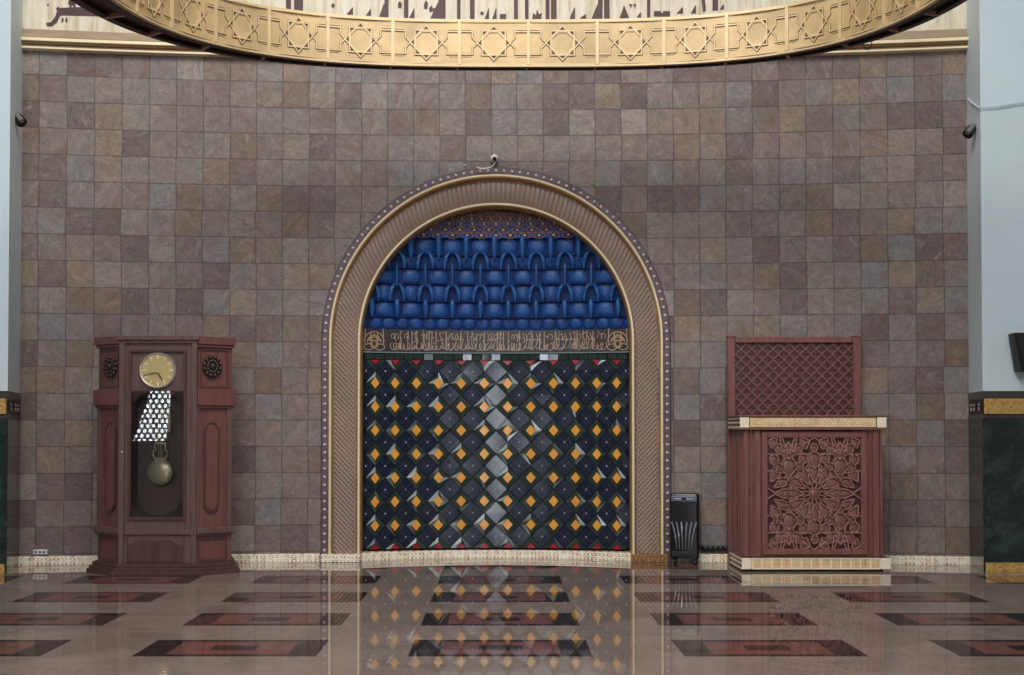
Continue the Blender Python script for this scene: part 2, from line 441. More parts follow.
# ------------------------------------------------------------------ arch geometry
YF = 13.09                              # front plane of the arch frame
AC = at(496, 341, YF); AX, AZ = AC.x, AC.z
PM = YF / F                             # metres per pixel on that plane
def arch_path(n_arc=160, n_leg=40, z0=0.0):
    """stations: (kind, param) -> function (r, y) -> point"""
    st = []
    for i in range(n_leg):
        z = z0 + (AZ - z0) * i / n_leg
        st.append((lambda z: (lambda q: (AX - q[0], q[1], z)))(z))
    for i in range(n_arc + 1):
        a = pi - pi * i / n_arc
        st.append((lambda a: (lambda q: (AX + q[0]*cos(a), q[1], AZ + q[0]*sin(a))))(a))
    for i in range(1, n_leg + 1):
        z = AZ - (AZ - z0) * i / n_leg
        st.append((lambda z: (lambda q: (AX + q[0], q[1], z)))(z))
    return st

# back wall with the arched opening
ZT = 5.86
RH = 137.5 * PM
xs = sorted(set([-5.6 + 11.2*i/112 for i in range(113)] + [AX - RH*cos(pi*i/48) for i in range(49)] + [AX-RH-1e-4, AX+RH+1e-4]))
vs = []; fs = []
for x in xs:
    d = abs(x - AX)
    zb = 0.0 if d > RH else AZ + sqrt(max(0, RH*RH - d*d))
    NZ = 4
    for k in range(NZ): vs.append((x, YW(x), zb + (ZT - zb)*k/(NZ-1)))
for i in range(len(xs)-1):
    for k in range(3):
        fs.append((i*4+k, (i+1)*4+k, (i+1)*4+k+1, i*4+k+1))
b = MB(); b.add(vs, fs)
wall = struct(b.build('wall_back', M['slate'], recalc=False))
sd = wall.modifiers.new('thick', 'SOLIDIFY'); sd.thickness = 0.12; sd.offset = -1
# upper cream wall
b = MB()
def wall_band(b, z0, z1, out, xa=-5.6, xb=5.6, back=0.06, n=60):
    st = []
    for i in range(n+1):
        x = xa + (xb-xa)*i/n
        st.append((lambda x: (lambda q: (x, YW(x)+q[0], q[1])))(x))
    b.sweep(st, [(-out, z0), (-out, z1), (back, z1), (back, z0)])
ZW = ZZ(51.5, YW(-5))                   # underside of the cornice
def zc(py): return ZZ(py, YW(-5))
b = MB(); wall_band(b, zc(31), 7.2, 0.02, back=0.11)
struct(b.build('trim_1', M['cream']))
b = MB(); wall_band(b, zc(39.5), zc(31), 0.05)
struct(b.build('trim_2', M['cornice_pale']))
for i, (a, c, o_, mt) in enumerate(((51.5, 49.5, .10, 'cornice_gold'), (49.5, 46.5, .06, 'cornice_pale'), (46.5, 44.6, .10, 'cornice_dark'), (44.6, 41.2, .13, 'cornice_gold'), (41.2, 39.5, .09, 'cornice_dark'))):
    b = MB(); wall_band(b, zc(a), zc(c), o_)
    struct(b.build('trim_%d' % (i+3), M[mt], bevel=0.006))

# brass skirting
def skirting(xa, xb, name):
    b = MB(); n = 30
    st = []
    for i in range(n+1):
        x = xa + (xb-xa)*i/n
        st.append((lambda x: (lambda q: (x, YW(x)+q[0], q[1])))(x))
    b.sweep(st, [(-.045, 0.0), (-.045, .078), (-.035, .088), (-.005, .088), (-.005, 0.0)])
    return struct(b.build(name, M['gold_base']))
skirting(XX(19, 12.8), XX(320, 13.08), 'baseboard_back')
skirting(XX(672, 13.1), XX(971, 12.83), 'baseboard_right')

# ------------------------------------------------------------------ mihrab
mih = empty('mihrab', (AX, YF, 0), 'arched prayer niche with fluted brown frame, blue honeycomb vault and diamond tiled wall', 'prayer niche')
def rp(px): return px * PM
# bead band
b = MB(); st = arch_path()
b.sweep(st, [(rp(167.5), YF+.02), (rp(168), YF), (rp(174), YF), (rp(175.2), YF+.02), (rp(175.2), YF+.14), (rp(167.5), YF+.14)])
bb = b.build('bead_band', M['beadband'], mih, smooth=True)
rest = MB(); r = rp(171.3); sp = 0.0905
def along(s_, r):      # s_ from the crown, signed
    q = r * pi / 2; sg = 1 if s_ >= 0 else -1; a = abs(s_)
    if a <= q: return (AX + sg*r*sin(a/r), AZ + r*cos(a/r))
    return (AX + sg*r, AZ - (a-q))
tot = r*pi/2 + AZ - 0.1
k = int(tot/sp)
for i in range(-k, k+1):
    x, z = along(i*sp, r); q = MB() if abs(i) < 50 else rest; q.blob((x, YF-.002, z), .017, .014, .017, 8, 5)
    if q is not rest: q.build('bead', M['pearl'], bb, smooth=True)
rest.build('lower_beads', M['pearl'], bb, smooth=True)['kind'] = 'stuff'
for xa, xb, mt in ((321, 360.5, 'gold_base'), (632, 667.5, 'gold_shaded')):  # right foot is less lit; its shade is put into the colour
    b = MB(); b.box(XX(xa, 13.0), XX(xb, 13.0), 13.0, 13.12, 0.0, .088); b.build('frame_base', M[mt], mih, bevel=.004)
# gold trims
for ra, rb in ((163.6, 167.8), (134.8, 139)):
    b = MB(); rm = rp((ra+rb)/2); hw = rp((rb-ra)/2)
    prof = [(rm+hw*cos(t), YF-.005-.035*sin(t)) for t in [pi*i/6 for i in range(7)]] + [(rm-hw, YF+.16), (rm+hw, YF+.16)]
    b.sweep(st, prof); gt = b.build('gold_trim', M['gold_edge'], mih, smooth=True)
    b = MB(); prof = [(rm+hw*.58*cos(t), YF-.030-.018*sin(t)) for t in [pi*i/6 for i in range(7)]]  # pale strip paints the cream highlight along the trim
    b.sweep(st, prof + [(rm-hw*.58, YF), (rm+hw*.58, YF)]); b.build('highlight_strip', M['gold_line'], gt, smooth=True)
# fluted band
ra, rb = rp(138.8), rp(163.8); rm = (ra+rb)/2
tot = rm*pi/2 + AZ; NS = 2200; NR = 12; vs = []; fs = []
FS = 0.0553
for i in range(NS+1):
    s_ = -tot + 2*tot*i/NS
    a = abs(s_); q = rm*pi/2
    sl = min(1.0, a/q) ** 1.3 * 1.05
    for j in range(NR+1):
        t = j/NR; r = ra + (rb-ra)*t
        if a <= q:
            ang = a/rm; x = AX + (1 if s_ > 0 else -1)*r*sin(ang); z = AZ + r*cos(ang)
        else:
            x = AX + (1 if s_ > 0 else -1)*r; z = AZ - (a-q)
        ph = 2*pi*(a + sl*(r-rm))/FS
        bulge = 0.045*(1 - (2*t-1)**2)
        edge = min(1, 6*t, 6*(1-t))
        vs.append((x, YF + .055 - bulge*0.9 - (0.010*(abs(sin(ph/2))*2-1))*edge, max(z, 0.0)))
for i in range(NS):
    for j in range(NR):
        p = i*(NR+1)+j; fs.append((p, p+1, p+NR+2, p+NR+1))
b = MB(); b.add(vs, fs)
b.build('fluted_band', M['flute'], mih, smooth=False)
# reveal behind the inner trim
b = MB(); b.sweep(st, [(rp(137.5), YF+.05), (rp(137.5), YF+.50), (rp(145), YF+.50), (rp(145), YF+.05)])
b.build('reveal', M['frieze'], mih)

# niche surface: u in px off the axis, z in metres, d forward
YB = 13.55; UM = YB / F; NX = at(496, 341, YB).x
def ns(u, z, d=0.0):
    return (NX + u*UM, YB - .17*(u/119.0)**2 - d, z)
cols = [118.9, 99.8, 79.0, 57.3, 34.7, 11.6]
cols = [-c for c in cols] + cols[::-1]
cols = [-137.0] + cols + [137.0]
pz = 23.45 * YB / F
zr = [ZZ(383.5, YB) - pz*j for j in range(7)]
zrows = [zr[0] + pz] + zr + [zr[-1] - pz]
ZTOP = ZZ(353.5, YB); ZBOT = ZZ(547.5, YB)
# backing
b = MB()
N = 40
def niche_sheet(b, z0, z1, d, n=N, um=137, th=.04):
    st = [(lambda u: (lambda q: ns(u, q[0], q[1])))(-um + 2*um*i/n) for i in range(n+1)]
    b.sweep(st, [(z0, d), (z1, d), (z1, d-th), (z0, d-th)])
niche_sheet(b, 0.0, ZTOP, 0.0)
tw = b.build('tiled_wall', M['tblack'], mih)
random.seed(4)
nav = MB(); navl = MB(); grn = MB(); amb = []; red = []; stud = MB()
def mid(a, c): return (a+c)/2
def clipz(z): return min(max(z, ZBOT), ZTOP - 0.085)
# navy lozenges
for i in range(len(cols)-1):
    for j in range(len(zrows)-1):
        ua, ub = cols[i], cols[i+1]; um = mid(ua, ub)
        if abs(um) > 134: continue
        zt, zb_ = zrows[j], zrows[j+1]; zm = mid(zt, zb_)
        k = .93
        ha = (ub-ua)/2*k; hz = (zt-zb_)/2*k
        t1 = random.uniform(-.0016, .0016); t2 = random.uniform(-.0016, .0016)
        c = [(um-ha, zm, t1), (um, zm+hz, t2), (um+ha, zm, -t1), (um, zm-hz, -t2)]
        if j == 0 or j == len(zrows)-2: pass
        c = [(u, clipz(z), d) for u, z, d in c]
        nav.add([ns(u, z, .012+d) for u, z, d in c] + [ns(u, z, 0) for u, z, d in c],
                [(0,1,2,3), (0,4,5,1), (1,5,6,2), (2,6,7,3), (3,7,4,0)])
        fn = lambda u, z, d: ns(u, z, d)
        # fine joints dividing the lozenge in four, and its pale edge
        for (p, q_) in (((-.5, .5), (.5, -.5)), ((-.5, -.5), (.5, .5))):
            a1 = (um+p[0]*ha, zm+p[1]*hz); a2 = (um+q_[0]*ha, zm+q_[1]*hz)
            du, dz = (a2[0]-a1[0]), (a2[1]-a1[1])
            w_u = .16; 
            navl.add([ns(a1[0]-w_u, a1[1], .0175), ns(a1[0]+w_u, a1[1], .0175), ns(a2[0]+w_u, a2[1], .0175), ns(a2[0]-w_u, a2[1], .0175)], [(0, 1, 2, 3)])
        x, y, z = ns(um, zm, .016); stud.blob((x, y, z), .010, .006, .010, 8, 4)
# holes with bevelled green frame and amber centre
for i in range(1, len(cols)-1):
    for j in range(0, len(zrows)):
        u = cols[i]; z = zrows[j]
        wl = (u - cols[i-1])/2; wr = (cols[i+1]-u)/2
        if i == 1: wl = wr
        if i == len(cols)-2: wr = wl
        hz = pz/2
        def dia(k, d, kz=None):
            return [(u-wl*k, z, d), (u, z+hz*k, d), (u+wr*k, z, d), (u, z-hz*k, d)] if k > .9 else [(u-wl*k, z, d), (u, z+hz*k*1.12, d), (u+wr*k, z, d), (u, z-hz*k*1.12, d)]
        ko, ki = .97, .46
        A = [(a, clipz(c), d) for a, c, d in dia(ko, .010)]
        jj = [random.uniform(-.007, .007) for _ in range(4)]
        B = [(a, clipz(c), .015+jj[n_]) for n_, (a, c, d) in enumerate(dia(ki, .024))]
        for q_ in range(4):
            grn.add([ns(*A[q_]), ns(*A[(q_+1) % 4]), ns(*B[(q_+1) % 4]), ns(*B[q_])], [(0, 1, 2, 3)])
        tgt = amb if 0 < j < len(zrows)-1 else red
        C = [(a, clipz(c), d) for a, c, d in dia(.43, .034)]
        pc_ = MB(); tgt.append(pc_); pc_.add([ns(*p) for p in C] + [ns(p[0], p[1], .012) for p in C], [(0,1,2,3), (0,4,5,1), (1,5,6,2), (2,6,7,3), (3,7,4,0)])
nav.build('navy_lozenges', M['navy'], tw); navl.build('pale_joints', M['navy_line'], tw, recalc=False)
grn.build('green_bevels', M['tgreen'], tw, recalc=False); [q.build('amber_tile', M['amber'], tw) for q in amb]
[q.build('red_tile', M['tred'], tw) for q in red]; stud.build('studs', M['stud'], tw, smooth=True)
# row of small squares on top
b = MB()
for i in range(-13, 14):
    u = i*9.6
    if abs(u) > 130: continue
    b.cur = 1 if i in (-7, -3, 0, 5, 6) else 0
    z0, z1 = ZTOP-.078, ZTOP-.012
    t = random.uniform(-.004, .004)
    b.add([ns(u-4.3, z0, .012+t), ns(u+4.3, z0, .012-t), ns(u+4.3, z1, .012-t), ns(u-4.3, z1, .012+t)], [(0, 1, 2, 3)])
b.build('border_squares', [M['tgreen'], M['silver']], tw, recalc=False)
# ledge and brass sill
b = MB()
def sill_y(u): return 13.47 - .33*abs(u/134)**2.2
st = [(lambda u: (lambda q: (NX + u*UM*.985, sill_y(u)+q[0], q[1])))(-136+272*i/40) for i in range(41)]
b.sweep(st, [(0, 0), (0, .078), (.01, .086), (.30, .086), (.30, 0)])
b.build('brass_sill', M['gold_base'], mih)

# script frieze
Z0, Z1 = ZZ(352.5, YB), ZZ(330.5, YB)
b = MB(); niche_sheet(b, Z0, Z1, .03, th=.07)
fr = b.build('script_frieze', M['frieze'], mih)
random.seed(11)
b = MB(); g = MB(); fn = lambda u, v, d: ns(u, Z0 + v*(Z1-Z0), .03 + d)
def arc_pts(cx, cy, rx, ry, a0, a1, n=7):
    return [(cx+rx*cos(radians(a0+(a1-a0)*i/n)), cy+ry*sin(radians(a0+(a1-a0)*i/n))) for i in range(n+1)]
class SMB(MB): pass
def fstrip(mb, pts, wpx=.55):
    # u is in px, v is 0..1 -> scale v to px for constant width
    S = (Z1-Z0)/UM
    mb.strip([(u, v*S) for u, v in pts], wpx, lambda u, v, d: ns(u, Z0 + v*UM, .03 + d), 0.0, .009)
u = -104.0
while u < 104:
    k = random.random(); wv = random.uniform(3.0, 6.5)
    if k < .35:
        fstrip(b, [(u, .12), (u+.3, .92)], .7); fstrip(b, arc_pts(u+wv/2, .3, wv/2, .2, 180, 360), .6)
    elif k < .6:
        fstrip(b, arc_pts(u+wv/2, .28, wv*.6, .2, 150, 400), .6); fstrip(b, arc_pts(u+wv/2, .68, wv*.4, .13, -60, 210), .5)
    elif k < .8:
        fstrip(b, arc_pts(u+wv/2, .5, wv*.5, .32, 200, 380), .55); fstrip(b, [(u+wv*.6, .3), (u+wv*.7, .95)], .6)
        fstrip(b, [(u-1, .2), (u+wv, .12)], .5)
    else:
        fstrip(b, [(u, .85), (u+wv*.4, .55), (u+wv, .6), (u+wv*.7, .25), (u, .15)], .55)
    for _ in range(2):
        du, dv = u+random.uniform(0, wv), random.uniform(.15, .9)
        fstrip(b, [(du, dv), (du+.8, dv+.04)], .7)
    u += wv*random.uniform(.55, .85)
for s_ in (-1, 1):
    c = s_*120
    for du in (-9, -3.4, 3.4, 9): fstrip(b, [(c+du, .35), (c+du*.95, 1.0 if abs(du) > 5 else .85)], .8)
    for rr, yy in ((9.5, .45), (6.5, .42), (3.2, .5)): fstrip(b, arc_pts(c, yy, rr, rr*.045, 0, 180, 10), .8)
    for du in (-5.5, 5.5): fstrip(b, arc_pts(c+du, .2, 4.5, .14, 0, 360, 12), .8)
    fstrip(b, arc_pts(c, .32, 2.2, .18, 0, 360, 10), .7)
    fstrip(g, [(c-6, .5), (c+6, .5)], .9); fstrip(g, [(c-4, .22), (c+4, .22)], .9); fstrip(g, [(c-5.5, .5), (c, .78), (c+5.5, .5)], .7)
b.build('lettering', M['script'], fr); g.build('gold_lettering', M['script_gold'], fr)

# blue honeycomb vault
def half(py): # half width of the opening in px at a row
    return sqrt(max(0, 137.5**2 - (341-py)**2)) if py < 341 else 137.5
vault = MB()
rows = [(330.5, 318.5, .02), (318.5, 303, .05), (303, 286, .085), (286, 271, .12), (271, 258, .15), (258, 240, .175)]
for (pb, pt, d) in rows:
    hw = half(pb) + 1.5
    n = 30
    st = [(lambda u: (lambda q: ns(u, q[0], q[1])))(-hw + 2*hw*i/n) for i in range(n+1)]
    zb_, zt = ZZ(pb, YB), ZZ(pt, YB)
    vault.sweep(st, [(zb_, d), (zt, d), (zt, -.1), (zb_, -.1)])
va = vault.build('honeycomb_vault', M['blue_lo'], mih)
def oval(mb, u, py, hw, hh, d, th=.03, pw=2.6, n=16):
    """cushion-like cell: rounded outline domed toward the hall"""
    zc_ = ZZ(py, YB); hz = hh*UM
    rings = [(1.0, 0.0), (.92, .55), (.7, .85), (.35, 1.0)]
    vs = []; fs = []
    for k, e in rings:
        for i in range(n):
            a = 2*pi*i/n; ca, sa = cos(a), sin(a)
            rr = (abs(ca)**pw + abs(sa)**pw) ** (-1/pw)
            vs.append(ns(u + hw*k*rr*ca, zc_ + hz*k*rr*sa, d + th*e))
    vs.append(ns(u, zc_, d + th*1.02))
    for q in range(3):
        for i in range(n): fs.append((q*n+i, q*n+(i+1) % n, (q+1)*n+(i+1) % n, (q+1)*n+i))
    for i in range(n): fs.append((3*n+i, 3*n+(i+1) % n, 4*n))
    if isinstance(mb, list): q = MB(); mb.append(q); mb = q
    mb.add(vs, fs)
pend = [-121.4, -97, -69.4, -43, -15.4, 12.4, 39.8, 68, 93.6, 119.7]
cells = []; knobs = []; pends = []
def mids(l): return [(l[i]+l[i+1])/2 for i in range(len(l)-1)]
ext = [-146] + pend + [145]
for u in [x*13.2 for x in range(-10, 11)]:
    if abs(u) < half(324)-3: oval(cells, u, 324.6, 6.4, 5.6, .02, .022, 2.2)
for u in mids(ext):
    if abs(u) < half(311)-4: oval(cells, u, 310.8, 9.8, 7.2, .05, .018, 4); oval(knobs, u, 310.5, 6.2, 5.2, .060, .012, 2)
for u in mids(ext):
    if abs(u) < half(294)-4: oval(cells, u, 294.6, 7.2, 7.8, .085, .017, 3); oval(knobs, u, 294, 3.6, 5.2, .095, .010, 2)
for u in mids(ext):
    if abs(u) < half(279)-4: oval(cells, u, 278.8, 9.6, 6.8, .12, .018, 4); oval(knobs, u, 278.5, 6, 4.8, .130, .012, 2)
for u in mids(ext):
    if abs(u) < half(265)-4: oval(cells, u, 264.5, 5.6, 5.6, .15, .02, 2.4)
p3 = mids(pend)
for u in pend:
    if abs(u) < half(250)-6: oval(cells, u, 249, 9.4, 8.4, .175, .018, 4); oval(knobs, u, 249, 6, 6, .185, .012, 2)
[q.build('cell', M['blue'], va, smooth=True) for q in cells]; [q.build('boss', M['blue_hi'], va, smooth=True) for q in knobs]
def drop(mb, u, pa, pb, rpx, d):
    prof = [(0.25, 0), (.8, .08), (1.0, .3), (.95, .62), (.6, .85), (.12, 1.0)]
    pts = [ns(u, ZZ(pa + (pb-pa)*t, YB), d) for r, t in prof]
    q = MB(); mb.append(q); q.tube(pts, [r*rpx*UM for r, t in prof], 8)
def hood(mb, u, pa, pb, hw, d):
    pts = []
    for i in range(13):
        a = pi*i/12
        pts.append(ns(u - hw*cos(a)*(1 if sin(a) > 0 else 1), ZZ(pb - (pb-pa)*min(1, sin(a)**.7 if sin(a) > 0 else 0), YB), d))
    rr = [(.8 + 1.7*abs(cos(pi*i/12)))*UM for i in range(13)]; rr[0] = rr[-1] = .6*UM
    q = MB(); mb.append(q); q.tube(pts, rr, 6)
pd = []
for i, u in enumerate(pend):
    if abs(u) < half(312)-3: drop(pd, u, 301, 320, 2.7, .125)
    if abs(u) < half(290)-5: hood(pd, u, 286.5, 304, 6.6, .15)
    if abs(u) < half(290)-7: oval(cells, u, 296, 5.2, 8.5, .10, .03, 2.4)
    if abs(u) < half(258)-9: oval(cells, u, 264, 5.6, 8.5, .165, .03, 2.4)
    if abs(u) < half(275)-3: drop(pd, u, 266, 290, 1.5, .18)
    if abs(u) < half(258)-7: hood(pd, u, 255, 272.5, 7.4, .205)
for u in p3:
    if abs(u) < half(245)-5: drop(pd, u, 238, 264, 2.9, .235)
[q.build('pendant', M['blue_hi'], va, smooth=True) for q in pd]
# lattice crown
b = MB(); hw = half(241)+1; n = 30
for (pb, pt, d) in ((241, 231, .20), (231, 220, .215), (220, 203, .23)):
    hw = half(pb)+1.5
    st = [(lambda u: (lambda q: ns(u, q[0], q[1])))(-hw + 2*hw*i/n) for i in range(n+1)]
    b.sweep(st, [(ZZ(pb, YB), d), (ZZ(pt, YB), d), (ZZ(pt, YB), -.05), (ZZ(pb, YB), -.05)])
lc = b.build('lattice_crown', M['lattice_red'], mih)
random.seed(7)
lat = MB(); bd = MB(); bl = MB()
S0 = ZZ(241, YB)
def lf(u, v, d): return ns(u, S0 + v*UM, .232 + d)
rws = [(239, 14.2, 0, 1.6), (233.5, 14.2, .5, 1.5), (227.5, 11.5, 0, 1.35), (222.5, 9.5, .5, 1.1), (217.5, 8, 0, .8), (213.5, 6.5, .5, .7), (210.3, 5.2, 0, .6)]
prev = None
for (py, sp_, of, rr) in rws:
    cur = []
    hw = half(py)-3
    kk = int(hw/sp_)+1
    for i in range(-kk, kk+1):
        u = (i+of)*sp_
        if abs(u) > hw: continue
        cur.append((u, 241-py)); bd = MB(); bd.blob(lf(u, 241-py, .006), rr*UM, rr*UM, rr*UM, 7, 4); bd.build('bead', M['pearl'], lc, smooth=True)
        lat.strip(arc_pts(u, 241-py, sp_*.42, 2.9, 0, 360, 10), .45, lf, 0, .006)
        if py > 225: bl.strip([(u-sp_*.2+sp_*.5, 241-py), (u+sp_*.2+sp_*.5, 241-py)], 4.6, lf, 0, .003)
    if prev:
        for (u, v) in cur:
            for (u2, v2) in prev:
                if abs(u-u2) < sp_*.72: lat.strip([(u, v), (u2, v2)], .4, lf, 0, .005)
    prev = cur
lat.build('lattice', M['copper'], lc); bl.build('blue_patches', M['blue'], lc)

# ------------------------------------------------------------------ piers at both sides
def pier(side, A, B_, far, name, ys):
    # A front inner corner, B_ rear inner corner
    yc, = ys
    z = lambda py: ZZ(py, A[1])
    def poly(o):
        s_ = -1 if side > 0 else 1
        return [(A[0]+s_*o, A[1]-o), (B_[0]+s_*o, B_[1]), (far, B_[1]), (far, A[1]-o)]
    b = MB(); b.foot(poly(0), z(391), 7.2)
    w_ = struct(b.build(name, M['paint']))
    yt = 391 if side > 0 else 392
    b = MB(); b.foot(poly(.012), z(398), z(yt)); b.foot(poly(.008), z(399), z(397)); b.foot(poly(.014), z(418.5), z(414.5)); b.build('dado_moulding', M['dado_dark'], w_, bevel=.004)
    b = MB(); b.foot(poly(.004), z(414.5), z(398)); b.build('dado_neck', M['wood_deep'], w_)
    b = MB()
    xa, xb = (A[0]+.005, far) if side > 0 else (far, A[0]-.005)
    b.box(xa, xb, A[1]-.03, A[1]-.012, z(414), z(398.6)); b.build('gold_frieze', M['gold_dado'], w_, bevel=.003)
    # small inlays on the return
    b = MB(); s_ = -1 if side > 0 else 1
    for t0, t1 in ((.10, .2), (.38, .5), (.56, .68), (.82, .92)):
        for za, zb_ in ((403, 405.5), (407, 410.5)):
            p = [(A[0]+(B_[0]-A[0])*t+s_*.016, A[1]+(B_[1]-A[1])*t) for t in (t0, t1)]
            zz0, zz1 = z(zb_), z(za)
            b.add([(p[0][0], p[0][1], zz0), (p[1][0], p[1][1], zz0), (p[1][0], p[1][1], zz1), (p[0][0], p[0][1], zz1)], [(0, 1, 2, 3)])
    b.build('return_inlay', M['pearl'], w_, recalc=False)
    b = MB(); b.foot(poly(.008), 0.0, z(418)); b.build('marble_dado', M['green'], w_, bevel=.003)
    b = MB()
    b.box(xa, xb, A[1]-.035, A[1]-.018, 0.0, .102); b.build('brass_base', M['gold_dado'], w_, bevel=.003)
    return w_
pier(1, (4.99, 12.11), (5.155, 12.95), 7.6, 'wall_right', (391,))
pier(-1, (-5.03, 11.97), (-5.285, 12.95), -7.6, 'wall_left', (392,))

# ------------------------------------------------------------------ calligraphy on the cream wall
cal = empty('wall_calligraphy', (0, 13.1, zc(31)), 'maroon calligraphy lettering painted on cream wall above the gold cornice', 'calligraphy')
def wfn(px, py, d):
    X = XX(px, 13.1); 
    for _ in range(2): X = XX(px, YW(X)-.02)
    Y = YW(X) - .018 - d
    return tuple(at(px, py, Y))
def stroke_poly(mb, poly, d=.015):
    mb.prism(poly, lambda p: wfn(p[0], p[1], d), lambda p: wfn(p[0], p[1], 0))
def letter(polys, name='letter'):
    m = MB()
    for p in polys: stroke_poly(m, p)
    return m.build(name, M['letter'], cal)
def bar(x0, x1, y0=-25, y1=24): return [(x0, y0), (x1, y0), (x1, y1), (x0, y1)]
def wedge(x0, x1, yt, yb): return [(x0, yb), (x1-.5, yt), (x1, yt+1), (x1, yb)]
letter([bar(286, 291), bar(294, 303), bar(291, 294, -25, -8)])
letter([[(331, 5), (333, 3), (335, 5), (333, 8)], wedge(347, 353, 7, 14), wedge(366, 371, 9, 15)])
letter([bar(384.5, 388.5), wedge(379, 384.5, 3, 17)])
letter([bar(404, 408.3), wedge(409, 414.5, 8, 18)])
letter([bar(438.5, 445.5), wedge(430, 438.5, 2, 19), bar(433, 437, 8, 20)])
letter([bar(457, 460.5), bar(454.5, 457, -25, -10)])
letter([bar(470, 474.5)])
letter([wedge(483.5, 489, 8, 22), wedge(491, 496.5, 8, 22), bar(500, 506, 14, 22), [(480, 13), (482, 11), (484, 13), (482, 15)]])
letter([bar(514, 517.8)])
letter([bar(525, 528.5)])
letter([[(532, 20), (533, 13), (536, 15), (537, 9), (539, 14), (542, 13), (541, 20)]])
letter([bar(545.5, 549.5), bar(551, 556.5), bar(549.5, 551, -25, -5)])
letter([wedge(569, 575, 7, 20), wedge(580, 586, 14, 18)])
letter([bar(598, 602.5), bar(604, 609.5), wedge(591, 598, 4, 20)])
letter([[(619, 20), (624, 5), (630, 20)], [(629, 4), (632, 4), (631, 8)], [(633, 4), (636, 4), (635, 8)], wedge(637, 641, 12, 17)])
letter([bar(647, 650.3)])
letter([bar(654, 661, 11, 16), bar(663, 670, 11, 16), bar(661, 663, 13, 16)])
letter([wedge(677, 683, 7, 13), wedge(691, 696, 5, 13)])
letter([[(699, -20), (703, -20), (706, 10), (703, 12)], bar(712.5, 718, -25, 10), wedge(720, 724, 4, 9)])
letter([[(398, 3), (400, 1), (402, 4), (401, 8), (398, 7)], [(424, 4), (426, 0), (428, 3), (427, 9), (424, 8)], [(429, 8), (432, 5), (433, 10), (430, 12)]])
# word at the left end
letter([[(56, 8), (104, 6), (106, 16), (58, 15)], [(58, 8), (62, 8), (60, 16), (57, 22), (52, 26), (47, 26), (46, 23), (51, 22), (55, 17)], [(56, 9), (58, 6), (60, 9)],
        bar(69.5, 71.5, 3, 9), bar(73.5, 75.5, 3, 9), [(70, -6), (82, -4), (84, 3), (76, 2), (74, 6), (68, 4)], bar(61.5, 63.5, 18, 22), bar(65.5, 67.5, 18, 22)])
letter([[(47, 4), (48.6, 3), (49, 5.4), (47.4, 6)], [(45, -3), (48, -4), (49, -1), (46, 0)]], 'dot')

# ------------------------------------------------------------------ hanging ring
YR = 11.3
ZB_ = ZZ(66.6, YR)                       # inner lower edge
ZR = ZZ(19.3, YR)                        # upper edge
RX = (521.5 - PX)/F*YR
ra_, rb_ = .3035*YR, .25*YR; RYc = YR - rb_
def se(t, off=0.0):
    """superellipse plan; t=0 at the far middle, +-pi/2 at the sides; off = outward"""
    def P(t):
        s_, c = sin(t), cos(t); p = 2/3.0
        return Vector((RX + ra_*math.copysign(abs(s_)**p, s_), RYc + rb_*math.copysign(abs(c)**p, c)))
    p = P(t); e = 1e-3
    a = P(t+e) - P(t-e)
    if a.length < 1e-9: a = Vector((1, 0))
    nrm = Vector((-a.y, a.x)).normalized()
    if nrm.dot(p - Vector((RX, RYc))) < 0: nrm = -nrm
    return p + nrm*(off*(.72+(1.35 if sin(t) < 0 else .75)*sin(t)**2) if off > .05 else off)
# arclength table
NT_ = 2400; tab = []; acc = 0; pr = None
for i in range(NT_+1):
    t = -pi + 2*pi*i/NT_
    p = se(t)
    if pr is not None: acc += (p-pr).length
    tab.append((acc, t, p)); pr = p
mid_s = tab[NT_//2][0]; total = acc
def by_s(s_):
    s_ = (s_ + mid_s) % total
    lo, hi = 0, NT_
    while hi - lo > 1:
        m_ = (lo+hi)//2
        if tab[m_][0] <= s_: lo = m_
        else: hi = m_
    a, b_ = tab[lo], tab[hi]; k = (s_-a[0])/max(1e-9, b_[0]-a[0])
    return a[1] + (b_[1]-a[1])*k
def s_of_px(px):        # arclength of the divider seen at column px (far side)
    best = None
    for s0, t, p in tab:
        if abs(t) > pi/2: continue
        q = PX + F*p.x/(p.y*cos(TH) + (ZB_-H)*sin(TH))
        e = abs(q-px)
        if best is None or e < best[0]: best = (e, s0-mid_s)
    return best[1]
ring = empty('suspended_ring', (RX, RYc, ZB_), 'huge gilded ring with star panels suspended in front of the wall top', 'hanging ring')
def ring_pt(s_, off, z):
    p = se(by_s(s_), off); return (p.x, p.y, z)
NSG = 260
def ring_sweep(prof, n=NSG):
    b = MB(); st = [(lambda s_: (lambda q: ring_pt(s_, q[0], q[1])))(total*i/n - total/2) for i in range(n)]
    b.sweep(st, prof, closed=True); return b
HB = ZR - ZB_
ring_sweep([(.012, ZB_+.02), (.03, ZB_+.02), (.03, ZR-.02), (.012, ZR-.02)]).build('band', M['ring_gold'], ring, smooth=True)
ring_sweep([(0, ZB_), (0, ZB_+.022), (.012, ZB_+.03), (.04, ZB_+.03), (.04, ZB_)]).build('lower_rim', M['ring_line'], ring, smooth=True)
ring_sweep([(0, ZR), (0, ZR-.022), (.012, ZR-.03), (.04, ZR-.03), (.04, ZR)]).build('upper_rim', M['ring_line'], ring, smooth=True)
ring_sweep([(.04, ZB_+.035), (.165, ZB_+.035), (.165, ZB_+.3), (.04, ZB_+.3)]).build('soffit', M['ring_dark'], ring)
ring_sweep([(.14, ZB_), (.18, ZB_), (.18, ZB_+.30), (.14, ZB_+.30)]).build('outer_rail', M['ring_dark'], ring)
ring_sweep([(.04, ZB_-.004), (.062, ZB_-.004), (.062, ZB_+.05), (.04, ZB_+.05)]).build('inner_rail', M['ring_dark'], ring)
